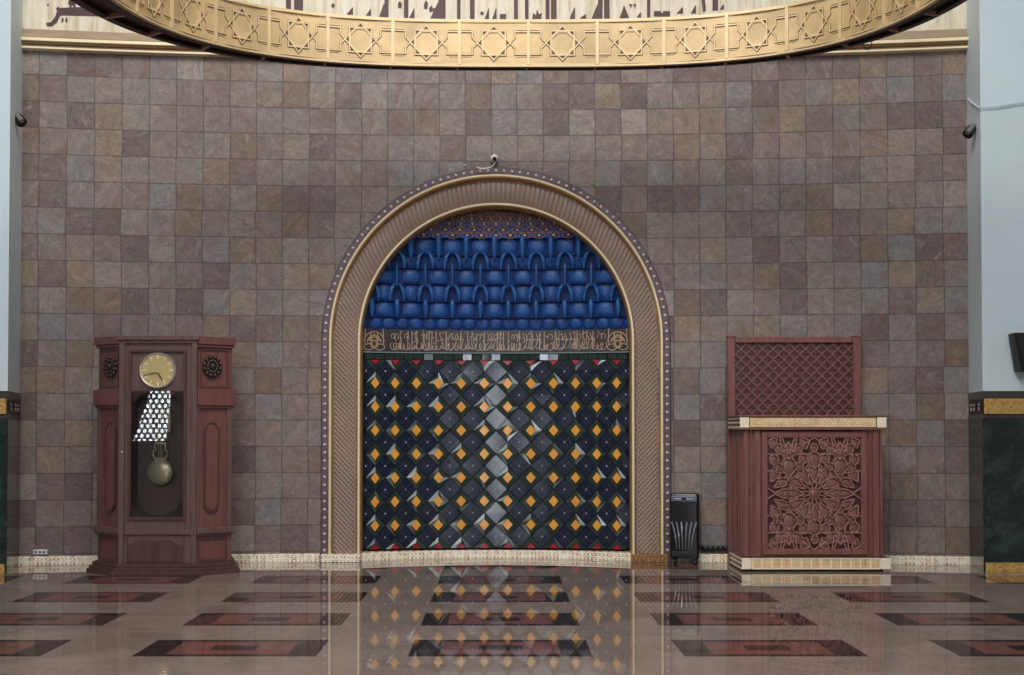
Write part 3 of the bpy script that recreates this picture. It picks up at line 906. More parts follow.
px_div = [142.5, 177.2, 220.2, 273.2, 332.2, 397, 464, 529.4, 597.8, 664, 727, 786.8, 839.6, 884, 917]
px_div = [138, 172.6, 216, 269, 328, 393, 460, 529.4, 597.8, 664, 727, 786.8, 839.6, 884, 917]
sdv = [s_of_px(p) for p in px_div]
avg = .05*YR
while sdv[-1] < total/2 - 3*avg: sdv.append(sdv[-1]+avg) if len(sdv) < 19 else sdv.append(1e9)
sdv = [s_ for s_ in sdv if s_ < 1e8]
while len(sdv) < 23: sdv.insert(0, sdv[0]-avg)
for s_ in sdv:
    b = MB()
    q = .016
    b.add([ring_pt(s_-q, o_, z) for z in (ZB_+.02, ZR-.02) for o_ in (-.004, .02)] + [ring_pt(s_+q, o_, z) for z in (ZB_+.02, ZR-.02) for o_ in (-.004, .02)],
          [(0,2,6,4), (0,1,3,2), (4,6,7,5), (0,4,5,1), (2,3,7,6), (1,5,7,3)])
    b.build('divider', M['ring_line'], ring)
    b = MB(); q = .012; sh = -.02
    b.add([ring_pt(s_+e+sh, o_, z) for z in (ZB_-.006, ZB_+.03) for o_ in (.062, .17) for e in (-q, q)],
          [(0,1,3,2), (4,6,7,5), (0,4,5,1), (2,3,7,6), (0,2,6,4), (1,5,7,3)])
    b.build('soffit_rib', M['ring_rib'], ring)
for i in range(len(sdv)-1):
    s0, s1 = sdv[i], sdv[i+1]
    cs = (s0+s1)/2; hwm = (s1-s0)/2 - .016
    k = hwm/33.0; kz = HB/2/23.0; zc_ = (ZB_+ZR)/2
    pf = lambda u, v, d: ring_pt(cs + u*k, .012 - d, zc_ + v*kz)
    b = MB()
    fr_ = [(-31.5, -20), (31.5, -20), (31.5, 20), (-31.5, 20)]
    b.strip([(-32, 20.3), (32, 20.3)], .7, pf, 0, .01); b.strip([(-32, -20.3), (32, -20.3)], .7, pf, 0, .01)
    W_ = 1.15
    b.cur = 2  # wider dark strips paint the shade beside the raised lines
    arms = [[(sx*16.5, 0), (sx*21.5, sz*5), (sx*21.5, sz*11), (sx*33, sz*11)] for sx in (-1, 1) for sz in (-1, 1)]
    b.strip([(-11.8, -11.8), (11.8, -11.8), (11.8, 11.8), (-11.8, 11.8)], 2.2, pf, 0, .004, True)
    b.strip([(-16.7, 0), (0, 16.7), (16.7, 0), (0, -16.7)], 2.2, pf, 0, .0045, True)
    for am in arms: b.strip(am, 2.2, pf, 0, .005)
    b.cur = 0
    b.strip([(-11.8, -11.8), (11.8, -11.8), (11.8, 11.8), (-11.8, 11.8)], W_, pf, 0, .012, True)
    b.strip([(-16.7, 0), (0, 16.7), (16.7, 0), (0, -16.7)], W_, pf, 0, .013, True)
    oc = [(11.6*cos(radians(22.5+45*j)), 11.6*sin(radians(22.5+45*j))) for j in range(8)]
    b.strip(oc, .8, pf, 0, .01, True)
    for sx in (-1, 1):
        for sz in (-1, 1):
            b.strip([(sx*16.5, 0), (sx*21.5, sz*5), (sx*21.5, sz*11), (sx*33, sz*11)], W_, pf, 0, .012)
            b.strip([(sx*23.5, sz*13), (sx*33, sz*13)], .6, pf, 0, .008)
    b.cur = 1
    for j in range(8):
        a = radians(45*j); cx_, cy_ = 13.3*cos(a), 13.3*sin(a)
        tr = [(cx_+1.6*cos(a), cy_+1.6*sin(a)), (cx_-.8*cos(a)-1.3*sin(a), cy_-.8*sin(a)+1.3*cos(a)), (cx_-.8*cos(a)+1.3*sin(a), cy_-.8*sin(a)-1.3*cos(a))]
        b.prism(tr, lambda p: pf(p[0], p[1], .005), lambda p: pf(p[0], p[1], -.001))
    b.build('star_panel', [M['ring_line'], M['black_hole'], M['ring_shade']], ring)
for t in (1.9, 2.7, -1.9, -2.7):
    p = se(t, .08); b = MB(); b.tube([(p.x, p.y, ZB_+.3), (p.x, p.y, 7.2)], .012, 8); b.build('suspension_rod', M['ring_dark'], ring)
# loop of wire under the ring
b = MB(); pts = []
for i in range(13):
    t = i/12; p = at(863 + 9*t + 1.5*sin(pi*t)*(t-.5)*4, 36 + 14.5*sin(pi*t)**.6 - 2*t, 11.05); pts.append(p)
b.tube(pts, .006, 6)
b.build('wire_loop', M['ring_dark'], ring)

# ------------------------------------------------------------------ longcase clock
CX, CY = -3.467, 11.90
clock = empty('longcase_clock', (CX, CY, 0), 'tall dark brown floor clock with round dial and pendulum behind glass', 'clock')
cz = lambda py: ZZ(py, CY)
cx = lambda px: XX(px, CY)
HWc = .385; WW, WD = .305, .22; BK = .93
zTop = cz(336)
def foot_poly(o):  # outline of the plan grown by o
    return [(CX-HWc-o*.5, CY-o), (CX+HWc+o*.5, CY-o), (CX+HWc+WW+o, CY+WD-o*.3), (CX+HWc+WW+o-.21, CY+BK), (CX-HWc-WW-o+.21, CY+BK), (CX-HWc-WW-o, CY+WD-o*.3)]
# wings as solid bodies left and right
zPl = cz(563.5)
for s_ in (-1, 1):
    P = [(CX+s_*HWc, CY+.02), (CX+s_*(HWc+WW), CY+WD+.015), (CX+s_*(HWc+WW-.21), CY+BK), (CX+s_*HWc, CY+BK)]
    b = MB(); b.foot(P, zPl-.02, zTop-.02)
    wing = b.build('side_wing', M['wood_red'], clock, bevel=.003)
    A = Vector((CX+s_*HWc, CY, 0)); B_ = Vector((CX+s_*(HWc+WW), CY+WD, 0)); dr = (B_-A).normalized(); Lw = (B_-A).length
    nr = Vector((dr.y, -dr.x, 0)); nr = nr if nr.y < 0 else -nr
    wf = lambda u, v, d: tuple(A + dr*u + nr*d + Vector((0, 0, v)))
    def wbox(b, u0, u1, z0, z1, d0, d1):
        b.add([wf(u, z, d) for d in (d0, d1) for u, z in ((u0, z0), (u1, z0), (u1, z1), (u0, z1))],
              [(0,3,2,1), (4,5,6,7), (0,1,5,4), (1,2,6,5), (2,3,7,6), (3,0,4,7)])
    b = MB(); wbox(b, .0, Lw+.03, cz(344), zTop, -.03, .035); wbox(b, .0, Lw+.02, cz(347), cz(344), -.03, .018); b.build('cornice', M['wood_red'], wing, bevel=.005)
    b = MB(); wbox(b, .0, Lw+.03, cz(405.5), cz(389), -.03, .04); wbox(b, 0, Lw+.02, cz(408), cz(405.5), -.03, .02); b.build('waist_moulding', M['wood_red'], wing, bevel=.006)
    b = MB(); wbox(b, .0, Lw+.03, cz(534), cz(528), -.03, .035); wbox(b, 0, Lw+.02, cz(536), cz(534), -.03, .02); b.build('lower_moulding', M['wood_clock'], wing, bevel=.006)
    # raised stiles
    b = MB(); wbox(b, Lw-.05, Lw, cz(528), cz(408), -.02, .008); wbox(b, .0, .03, cz(528), cz(408), -.02, .008); b.build('stile', M['wood_clock'], wing)
    # hexagonal-ended raised panel
    u0, u1 = .085, .24; c = (u0+u1)/2; h_ = (u1-u0)/2
    za, zb_ = cz(512), cz(423)
    pl = [(u0, za+.06), (u0+.045, za), (u1-.045, za), (u1, za+.06), (u1, zb_-.06), (u1-.045, zb_), (u0+.045, zb_), (u0, zb_-.06)]
    b = MB(); b.prism(pl, lambda p: wf(p[0], p[1], .0), lambda p: wf(p[0], p[1], -.01)); b.strip(pl, .012, wf, 0, .012, True); b.cur = 1
    sh = [(c+(p[0]-c)*.8, (za+zb_)/2+(p[1]-(za+zb_)/2)*.965) for p in pl]
    b.prism(sh, lambda p: wf(p[0], p[1], .010), lambda p: wf(p[0], p[1], .0))
    b.build('long_panel', [M['wood_dark'], M['wood_red']], wing, bevel=.003)
    # carved rosette
    b = MB(); rc = (.16, cz(366)); R = .105
    b.prism([(rc[0]+R*.8*cos(2*pi*i/24), rc[1]+R*1.0*sin(2*pi*i/24)) for i in range(24)], lambda p: wf(p[0], p[1], .012), lambda p: wf(p[0], p[1], -.005))
    for i in range(12):
        a = 2*pi*i/12
        for rr, sz in ((.82, .024), (.5, .02)):
            p = wf(rc[0]+R*rr*cos(a+rr), rc[1]+R*1.1*rr*sin(a+rr), .016); b.blob(p, sz, sz*.6, sz, 8, 5)
    b.blob(wf(rc[0], rc[1], .02), .03, .02, .035, 10, 6)
    b.build('rosette', M['carving'], wing, smooth=True)
    b = MB(); b.strip([(.045, cz(386)), (.045, cz(349)), (Lw-.045, cz(349)), (Lw-.045, cz(386))], .008, wf, 0, .006, True)
    b.build('panel_moulding', M['wood_dark'], wing); b = MB()
    b.strip([(.04, cz(560)), (.04, cz(539)), (Lw-.05, cz(539)), (Lw-.05, cz(560))], .008, wf, 0, .006, True)
    b.build('panel_moulding', M['wood_dark'], wing)
# plinth
b = MB(); b.foot(foot_poly(.10), 0.0, .045); b.foot(foot_poly(.075), .045, .075); b.foot(foot_poly(.045), .075, .115); b.foot(foot_poly(.02), .115, zPl+.01)
b.build('plinth', M['wood_dark'], clock, bevel=.006)
# centre case
xi0, xi1 = cx(128.5), cx(186.5)        # opening
zi0, zi1 = cz(520), cz(349.5)
b = MB()
b.box(CX-HWc, xi0, CY, CY+BK, cz(535), zTop-.05); b.box(xi1, CX+HWc, CY, CY+BK, cz(535), zTop-.05)
b.box(xi0, xi1, CY, CY+BK, zi1, zTop-.05); b.box(xi0, xi1, CY, CY+BK, cz(535), zi0)
b.box(CX-HWc, CX+HWc, CY, CY+BK, zPl, cz(535))
case = b.build('case', M['wood_clock'], clock, bevel=.002)
b = MB(); b.box(CX-HWc-.03, CX+HWc+.03, CY-.05, CY+.3, zTop-.045, zTop); b.box(CX-HWc-.012, CX+HWc+.012, CY-.03, CY+.3, zTop-.075, zTop-.045); b.build('cornice', M['wood_clock'], clock, bevel=.006)
b = MB(); b.box(CX-HWc-.01, CX-HWc+.045, CY-.03, CY+.02, zPl, zTop-.075); b.box(CX+HWc-.045, CX+HWc+.01, CY-.03, CY+.02, zPl, zTop-.075); b.build('corner_post', M['wood_clock'], clock, bevel=.005)
b = MB(); b.box(CX-HWc+.045, CX+HWc-.045, CY-.022, CY+.01, cz(534.5), cz(530)); b.build('rail', M['wood_clock'], clock, bevel=.004)
# lower arched panel
b = MB(); x0_, x1_ = cx(128.5), cx(183); za, zb_ = cz(562), cz(539.5)
pl = [(x0_, za), (x1_, za), (x1_, zb_-.055), (x1_-.11, zb_), (x0_+.11, zb_), (x0_, zb_-.055)]
b.plate(pl, CY-.012, CY+.005); b.build('base_panel', M['wood_dark'], clock, bevel=.005)
b = MB(); b.box(x0_-.005, x0_+.0, CY-.02, CY, za, zb_+.04); b.box(x1_, x1_+.005, CY-.02, CY, za, zb_+.04); b.build('base_bead', M['wood_clock'], clock)
# interior, its paler colour stands in for the haze of the glass
b = MB()
b.box(xi0, xi1, CY+.28, CY+.32, zi0, zi1); b.box(xi0, xi0+.01, CY+.03, CY+.30, zi0, zi1); b.box(xi1-.01, xi1, CY+.03, CY+.30, zi0, zi1)
b.box(xi0, xi1, CY+.03, CY+.30, zi0, zi0+.01)
b.build('interior', M['interior'], clock)
# door: frame, dial board, arched glass
b = MB(); fw = .028
b.box(xi0, xi0+fw, CY-.02, CY+.02, zi0, zi1); b.box(xi1-fw, xi1, CY-.02, CY+.02, zi0, zi1); b.box(xi0+fw, xi1-fw, CY-.02, CY+.02, zi1-fw, zi1); b.box(xi0+fw, xi1-fw, CY-.02, CY+.02, zi0, zi0+fw)
door = b.build('door', M['wood_dark'], clock, bevel=.005)
gx0, gx1 = xi0+fw, xi1-fw
xm = (gx0+gx1)/2
zs, za_ = cz(402), cz(392.5)
# dial board with an arched lower edge
low = [(gx0, zs)] + [(xm - .22*cos(pi*i/12)*1.0, zs + (za_-zs)*sin(pi*i/12)) for i in range(13)] + [(gx1, zs)]
b = MB(); b.plate([(gx0, zi1-fw), *low, (gx1, zi1-fw)], CY+.012, CY+.03)
dbd = b.build('dial_board', M['wood_clock'], door)
# shaped lower spandrels
b = MB()
zbm, zbt = cz(516), cz(503)
low = [(gx0, zi0+fw), (gx0, zbt)] + [(gx0+.02, zbt)] + [(xm - .215*cos(pi*i/12), zbt - (zbt-zbm)*sin(pi*i/12)) for i in range(13)] + [(gx1-.02, zbt), (gx1, zbt), (gx1, zi0+fw)]
b.plate(low, CY+.0, CY+.02); b.build('lower_spandrel', M['wood_dark'], door, bevel=.003)
b = MB(); b.box(gx0, gx1, CY-.006, CY-.002, zi0+fw, zs+.12); b.build('glass_pane', M['glass'], door)
b = MB(); b.blob((cx(123.3), CY-.035, cz(452)), .011, .012, .011, 10, 6); b.build('door_knob', M['brass'], door, smooth=True)
# dial
dc = at(157.8, 370.3, CY); R = .178
b = MB(); b.lathe([(R, .006), (R, -.012), (R-.006, -.02), (R-.014, -.016), (R-.014, -.008), (R-.016, -.006), (0.001, -.006)], (dc.x, CY+.005, dc.z), 'y', 48)
dial = b.build('dial', M['dial'], clock, smooth=True)
b = MB(); b.lathe([(R+.008, .008), (R+.010, -.012), (R+.002, -.02), (R-.008, -.018), (R-.010, .0)], (dc.x, CY+.005, dc.z), 'y', 48); b.build('dial_rim', M['silver'], dial, smooth=True)
b = MB()
for i in range(12):
    a = 2*pi*i/12; r0, r1 = R*.68, R*.86; px_, pz_ = sin(a), cos(a)
    mf = lambda u, v, d: (dc.x+u, CY-.002-d, dc.z+v)
    b.strip([(px_*r0, pz_*r0), (px_*r1, pz_*r1)], .014, mf, 0, .004)
b.build('hour_mark', M['dial_mark'], dial)
mf = lambda u, v, d: (dc.x+u, CY-.004-d, dc.z+v)
b = MB(); b.strip([(.0, -.02), (-.14, -.052)], .008, mf, .002, .005); b.build('minute_hand', M['hand'], dial)
b = MB(); b.strip([(.0, -.02), (.045, -.095)], .012, mf, .005, .008); b.build('hour_hand', M['hand'], dial)
b = MB(); b.blob((dc.x, CY-.012, dc.z-.02), .008, .006, .008); b.build('hand_boss', M['brass'], dial)
# pendulum
PYY = CY+.14
pc = at(160.2, 472, PYY)
b = MB(); b.lathe([(.002, -.03), (.06, -.026), (.108, -.015), (.130, -.003), (.132, .0), (.130, .004), (.08, .02), (.002, .022)], tuple(pc), 'y', 40)
pen = b.build('pendulum', M['brass'], clock, smooth=True)
b = MB(); xr = pc.x
for dx in (-.018, 0, .018): b.tube([(xr+dx, PYY, pc.z+.14), (xr+dx, PYY, cz(395)+.04)], .004, 6)
b.build('rod', M['brass'], pen)
b = MB()
zl = pc.z+.115
for s_ in (-1, 1):
    pts = [(xr+s_*x, PYY-.004, zl+z) for x, z in ((.02, -.01), (.05, .02), (.075, .06), (.07, .10), (.045, .115), (.055, .145), (.05, .17))]
    b.tube(pts, [.010, .011, .011, .009, .008, .009, .006], 8)
b.box(xr-.055, xr+.055, PYY-.01, PYY+.004, zl+.17, zl+.19); b.box(xr-.07, xr+.07, PYY-.01, PYY+.004, zl+.225, zl+.24); b.box(xr-.05, xr+.05, PYY-.012, PYY+.004, zl-.02, zl+.03)
b.build('lyre', M['brass'], pen, smooth=False)
for px_ in (148.6, 168):
    p = at(px_, 420, PYY); b = MB()
    b.lathe([(.0, -.13), (.02, -.125), (.022, -.11), (.022, .11), (.02, .125), (.004, .13), (.003, .22), (0, .22)], (p.x, PYY+.05, p.z), 'z', 14)
    b.build('weight', M['brass'], clock, smooth=True)

# ------------------------------------------------------------------ podium and screen
PYF = 12.18
pod = empty('podium', (3.27, PYF, 0), 'carved reddish wooden podium with star pattern front and gold bands', 'podium')
pz_ = lambda py: ZZ(py, PYF); pxx = lambda px: XX(px, PYF)
xL, xR = pxx(743), pxx(883)
b = MB(); b.box(xL+.0, xR, PYF+.03, PYF+.59, .05, pz_(431)); body = b.build('body', M['wood'], pod, bevel=.004)
# base: recessed foot, gold band
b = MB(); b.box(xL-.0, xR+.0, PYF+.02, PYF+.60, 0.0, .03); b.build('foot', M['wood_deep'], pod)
b = MB(); b.box(pxx(741), pxx(888), PYF-.03, PYF+.60, .022, pz_(557.3)); gb = b.build('gold_base', M['wood_dark'], pod)
def gold_band(z0, z1, x0, x1, yf, parent, side=True):
    b = MB(); b.box(x0+.10, x1-.10, yf-.008, yf+.01, z0+.008, z1-.008); b.build('embossed_strip', M['gold_podium'], parent, bevel=.003)
    b = MB(); b.box(x0-.005, x0+.09, yf-.014, yf+.01, z0+.004, z1-.004); b.box(x1-.09, x1+.005, yf-.014, yf+.01, z0+.004, z1-.004); b.build('corner_block', M['gold_line'], parent, bevel=.004)
    b = MB()
    for k in (0.06, .48, .85): b.box(x0-.008, x0+.004, yf+.01, yf+.61, z0+(z1-z0)*k-.006, z0+(z1-z0)*k+.010)
    b.build('side_line', M['gold_line'], parent)
    n_ = 13
    b = MB()
    for i in range(n_+1):
        x = x0+.10+(x1-x0-.20)*i/n_; b.box(x-.007, x+.007, yf-.014, yf, z0+.012, z1-.012)
    b.box(x0+.1, x1-.1, yf-.014, yf, z0+.004, z0+.014); b.box(x0+.1, x1-.1, yf-.014, yf, z1-.014, z1-.004)
    return b
g_ = gold_band(.022, pz_(557.3), pxx(741), pxx(888), PYF-.03, gb); g_.build('strip_frame', M['gold_line'], gb)
zt0, zt1 = pz_(428), pz_(417)
b = MB(); b.box(pxx(740), pxx(885), PYF-.02, PYF+.60, zt0, zt1); tb = b.build('gold_top_band', M['wood_dark'], pod)
gold_band(zt0, zt1, pxx(740), pxx(885), PYF-.02, tb)
b = MB(); b.box(pxx(738), pxx(887), PYF-.04, PYF+.605, zt1, zt1+.022); b.box(pxx(739), pxx(886), PYF-.03, PYF+.60, zt0-.02, zt0); b.build('top_moulding', M['wood'], pod, bevel=.005)
# corner pilasters with reeds
b = MB()
za, zb_ = pz_(557), zt0-.02
for xa, xb in ((744, 748.5), (750, 752), (755, 760.5), (762, 763.5), (869.5, 871), (873, 878.5), (880, 882)):
    x0_, x1_ = pxx(xa), pxx(xb); b = MB(); b.box(x0_, x1_, PYF-.0, PYF+.04, za, zb_)
    b.build('pilaster', M['wood'], pod, bevel=.008)
b = MB()
for yy in (.08, .2, .36, .48):
    b.box(xL-.012, xL+.01, PYF+yy, PYF+yy+.06, .09, zb_)
b.build('side_reed', M['wood'], pod, bevel=.006)
# carved panel
cX, cZ = at(814.5, 493.5, PYF).x, at(814.5, 493.5, PYF).z
sc_ = 1/5.19*PYF/F
def cf(u, v, d): return (cX+u*sc_, PYF+.02-d, cZ+v*sc_)
b = MB()
fr_w = 24
b.add(*[[cf(u, v, .0) for u, v in ((-245, -290), (245, -290), (245, 290), (-245, 290))], [(0, 1, 2, 3)]])
panel = b.build('carved_panel', M['wood_ground'], pod, recalc=False)
b = MB()
for (u0, u1, v0, v1) in ((-272, 272, 292, 316), (-272, 272, -316, -292), (-272, -246, -292, 292), (246, 272, -292, 292)):
    x0_, x1_ = cX+u0*sc_, cX+u1*sc_; b.box(x0_, x1_, PYF-.005, PYF+.04, cZ+v0*sc_, cZ+v1*sc_)
b.strip([(-245, -290), (245, -290), (245, 290), (-245, 290)], 7, cf, 0, .018, True)
b.build('panel_frame', M['wood'], panel, bevel=.003)
ribs = MB(); pil = MB()
def shape(kind, w_, l_):
    if kind == 'petal':      # pointed toward -v (the star centre)
        return [(0, -l_/2), (w_*.28, -l_*.16), (w_/2, l_*.12), (w_*.42, l_*.34), (w_*.2, l_*.46), (0, l_/2), (-w_*.2, l_*.46), (-w_*.42, l_*.34), (-w_/2, l_*.12), (-w_*.28, -l_*.16)]
    if kind == 'hex':
        return [(w_/2*cos(pi/6+k*pi/3), l_/2*sin(pi/6+k*pi/3)/.95) for k in range(6)]
    return [(w_*.22, l_/2), (w_/2, l_*.26), (w_/2, -l_*.26), (w_*.22, -l_/2), (-w_*.22, -l_/2), (-w_/2, -l_*.26), (-w_/2, l_*.26), (-w_*.22, l_/2)]
def cell(kind, u, v, w_, l_, ang):
    w_ *= 1.14; l_ *= 1.08
    a = radians(ang)     # direction the petal's blunt end points to, 90 = up
    def tr(p): 
        x, y = p; c, s_ = cos(a-pi/2), sin(a-pi/2)
        return (u + x*c - y*s_, v + x*s_ + y*c)
    ol = [tr(p) for p in shape(kind, w_, l_)]
    ol = [(max(-243, min(243, p[0])), max(-288, min(288, p[1]))) for p in ol]
    cx_ = sum(p[0] for p in ol)/len(ol); cy_ = sum(p[1] for p in ol)/len(ol)
    if max(p[0] for p in ol)-min(p[0] for p in ol) < 8: return
    ribs.strip(ol, 6, cf, 0, .024, True)
    vs = []; n = len(ol)
    for k, d in ((.82, .001), (.66, .007), (.3, .009)):
        vs += [cf(cx_+(p[0]-cx_)*k, cy_+(p[1]-cy_)*k, d) for p in ol]
    vs.append(cf(cx_, cy_, .0095))
    fs = [(q*n+i, q*n+(i+1) % n, (q+1)*n+(i+1) % n, (q+1)*n+i) for q in range(2) for i in range(n)] + [(2*n+i, 2*n+(i+1) % n, 3*n) for i in range(n)]
    pil.add(vs, fs)
def line(a, c): ribs.strip([a, c], 4.5, cf, 0, .019)
def rosette(cu, cv, skip=None):
    for k in range(12):
        a = 30*k+(0)
        u, v = cu+96*cos(radians(a)), cv+98*sin(radians(a))
        if abs(u) < 228 and abs(v) < 272: cell('petal', u, v, 46, 86, a)
        # rays between petals running on to the next star
        a2 = radians(a+15)
        p = (cu+30*cos(a2), cv+30*sin(a2)); q = (cu+62*cos(a2), cv+62*sin(a2))
        if all(abs(t[0]) < 244 and abs(t[1]) < 289 for t in (p, q)): line(p, q)
        p = (cu+140*cos(a2-.06), cv+140*sin(a2-.06)); q = (cu+118*cos(a2), cv+118*sin(a2)); r_ = (cu+140*cos(a2+.06), cv+140*sin(a2+.06))
        if all(abs(t[0]) < 244 and abs(t[1]) < 289 for t in (p, q, r_)): line(p, q); line(q, r_)
rosette(0, 0)
ribs.strip([(27*cos(2*pi*i/16), 27*sin(2*pi*i/16)) for i in range(16)], 5, cf, 0, .02, True)
for sx in (-1, 1):
    for sy in (-1, 1):
        for kind, u, v, w_, l_, a in (('oval', 132, 143, 60, 76, 90), ('hex', 132, 82, 34, 34, 90), ('petal', 208, 92, 48, 68, 118), ('petal', 176, 52, 42, 70, 145),
                                      ('hex', 78, 140, 40, 42, 0), ('hex', 188, 138, 40, 44, 0), ('hex', 56, 182, 42, 50, 90), ('hex', 208, 176, 44, 52, 90),
                                      ('petal', 133, 222, 50, 84, 270), ('petal', 185, 236, 46, 74, 222), ('petal', 82, 236, 46, 74, 318), ('petal', 216, 266, 54, 40, 200), ('petal', 46, 264, 60, 46, 340)):
            aa = a if sx > 0 else 180-a
            aa = aa if sy > 0 else -aa
            cell(kind, sx*u, sy*v, w_, l_, aa)
    cell('petal', sx*168, 0, 44, 76, 180 if sx > 0 else 0)
    cell('oval', 0, sx*174, 54, 74, 90); cell('hex', 0, sx*238, 34, 40, 90)
    for sy in (-1, 1):
        for a_, c_ in (((0, 290), (-60, 250)), ((100, 290), (133, 200)), ((166, 290), (133, 200)), ((244, 30), (200, 0)), ((108, 182), (90, 290)), ((158, 182), (178, 290)),
                       ((30, 150), (60, 110)), ((105, 110), (150, 60)), ((244, 118), (160, 106)), ((30, 205), (100, 200)), ((165, 200), (244, 205))):
            line((sx*a_[0], sy*a_[1]), (sx*c_[0], sy*c_[1]))
ribs.build('star_ribs', M['wood_light'], panel); pil.build('cushions', M['wood_cushion'], panel, smooth=True)
b = MB(); x, y, z = cf(0, 0, .012); b.blob((x, y, z), .046, .012, .046, 16, 6); b.build('centre_boss', M['wood'], panel, smooth=True)

# screen behind
SY = 12.80
scr = empty('lattice_screen', (3.2, SY, 0), 'wooden screen with diagonal lattice standing behind the carved podium', 'screen')
sz = lambda py: ZZ(py, SY); sx_ = lambda px: XX(px, SY)
x0_, x1_ = sx_(728.3), sx_(861.5)
for xa, xb in ((x0_, sx_(735.5)), (sx_(854), x1_)):
    b = MB(); b.box(xa, xb, SY, SY+.09, 0.0, sz(337)); b.box(xa-.01, xb+.008, SY-.008, SY+.098, sz(337), sz(335.5)); b.build('post', M['wood'], scr, bevel=.004)
b = MB(); b.box(sx_(735.5), sx_(854), SY+.005, SY+.08, sz(342.5), sz(336.6)); b.build('top_rail', M['wood'], scr, bevel=.004)
b = MB(); b.box(sx_(735.5), sx_(854), SY+.055, SY+.08, .1, sz(342.5)); bp = b.build('back_panel', M['wood_dark'], scr)
b = MB()
X0_, X1_, Z0_, Z1_ = sx_(735.5), sx_(854), sz(420), sz(342.5)
def clipseg(x, z, dx, dz):
    """clip a line through x,z along dx,dz to the panel"""
    ts = [-99, 99]
    for p, d, lo, hi in ((x, dx, X0_, X1_), (z, dz, Z0_, Z1_)):
        if abs(d) < 1e-9:
            if p < lo or p > hi: return None
            continue
        a, c = (lo-p)/d, (hi-p)/d
        if a > c: a, c = c, a
        ts = [max(ts[0], a), min(ts[1], c)]
    if ts[0] >= ts[1]-.02: return None
    return (x+dx*ts[0], z+dz*ts[0]), (x+dx*ts[1], z+dz*ts[1])
lf2 = lambda u, v, d: (u, SY+.055-d, v)
step = .118
for i in range(-22, 30):
    for dx, dz, d1 in ((1, 1, .018), (1, -1, .022)):
        sg = clipseg(X0_+i*step, Z1_ if dz < 0 else Z0_, dx, dz)
        if sg: b.strip([sg[0], sg[1]], .017, lf2, 0, d1)
    sg = clipseg(X0_+i*step+.03, Z0_, 0, 1)
b2 = MB()
for i in range(30):
    for j in range(16):
        x = X0_ + .5*step*(i+.5); z = Z1_ - .5*step*(j+.5)
        if (i+j) % 2 or x > X1_-.02 or z < Z0_: continue
        r_ = .032
        b.strip([(x+r_*cos(pi/8+k*pi/4), z+r_*sin(pi/8+k*pi/4)) for k in range(8)], .008, lf2, 0, .012, True)
b.build('lattice', M['wood'], bp)

# ------------------------------------------------------------------ air cooler
cool = empty('air_cooler', (0, 0, 0), 'black upright air cooler on castors beside the arch frame', 'air cooler')
KY = 12.80
kw, kd = .315, .20
kz = lambda py: ZZ(py, KY)
zb0, zt_ = kz(558.5), kz(493.5)
def rrect(w_, d_, r_, n=5):
    pts = []
    for cx_, cy_, a0 in ((w_/2-r_, d_-r_, 0), (-w_/2+r_, d_-r_, 90), (-w_/2+r_, r_, 180), (w_/2-r_, r_, 270)):
        for i in range(n+1):
            a = radians(a0+90*i/n); pts.append((cx_+r_*cos(a), cy_+r_*sin(a)))
    return pts
b = MB(); P = rrect(kw, kd, .03); n = len(P)
lv = [(zb0, .97), (zb0+.02, 1), (zt_-.04, 1), (zt_-.012, .97), (zt_, .86)]
vs = [((p[0])*k, kd/2+(p[1]-kd/2)*k, z) for z, k in lv for p in P]
fs = [(q*n+i, q*n+(i+1) % n, (q+1)*n+(i+1) % n, (q+1)*n+i) for q in range(len(lv)-1) for i in range(n)] + [tuple(range(n-1, -1, -1)), tuple((len(lv)-1)*n+i for i in range(n))]
b.add(vs, fs); kb = b.build('housing', M['plastic'], cool, smooth=True)
b = MB(); b.box(-kw*.44, kw*.44, -.006, .01, zt_-.085, zt_-.03); cp = b.build('control_panel', M['screen'], kb, bevel=.004)
b = MB()
for i in range(4): b.box(-.1+i*.02, -.088+i*.02, -.009, 0, zt_-.062, zt_-.052)
for i in range(4): b.box(.03+i*.02, .042+i*.02, -.009, 0, zt_-.062, zt_-.052)
b.build('button', M['white'], cp)
b = MB(); b.box(-.03, .025, -.009, 0, zt_-.068, zt_-.046); b.build('display', M['plastic'], cp)
# louvred grille
b = MB(); gz0, gz1 = zt_-.30, zt_-.10
for i in range(7):
    z = gz0 + (gz1-gz0)*i/6; b.box(-kw*.43, kw*.43, -.008, .006, z-.004, z+.004)
for i in range(9):
    x = -kw*.42+kw*.84*i/8; b.box(x-.002, x+.002, -.004, .004, gz0, gz1)
b.build('grille', M['plastic_soft'], kb)
# flared chrome blades
b = MB(); f0, f1 = zb0+.10, zt_-.31
for sg, k in ((-1, 1), (1, 1), (-1, .62), (1, .62), (-1, .22), (1, .22)):
    pts = []
    for i in range(9):
        t = i/8; xx = sg*kw*k*(.26+.17*t**2.2) if True else 0
        pts.append((xx, -.006 - .008*sin(pi*t), f0+(f1-f0)*t))
    b.tube(pts, [.003+.009*t_/8 for t_ in range(9)], 6)
b.build('front_blades', M['silver'], kb, smooth=True)
b = MB(); b.box(-kw*.45, kw*.45, -.008, .006, zb0+.02, zb0+.075); b.build('tank', M['plastic_soft'], kb, bevel=.006)
for x in (-kw*.36, kw*.36):
    for y in (.035, kd-.035):
        b = MB(); b.lathe([(.0, -.014), (.022, -.014), (.024, -.008), (.024, .008), (.022, .014), (0, .014)], (x, y, .024), 'x', 16)
        b.box(x-.018, x+.018, y-.012, y+.012, .03, zb0+.01); b.build('castor', M['plastic_soft'], cool)
cool.location = (XX(683.8, KY), KY, 0); cool.rotation_euler = (0, 0, radians(-15))

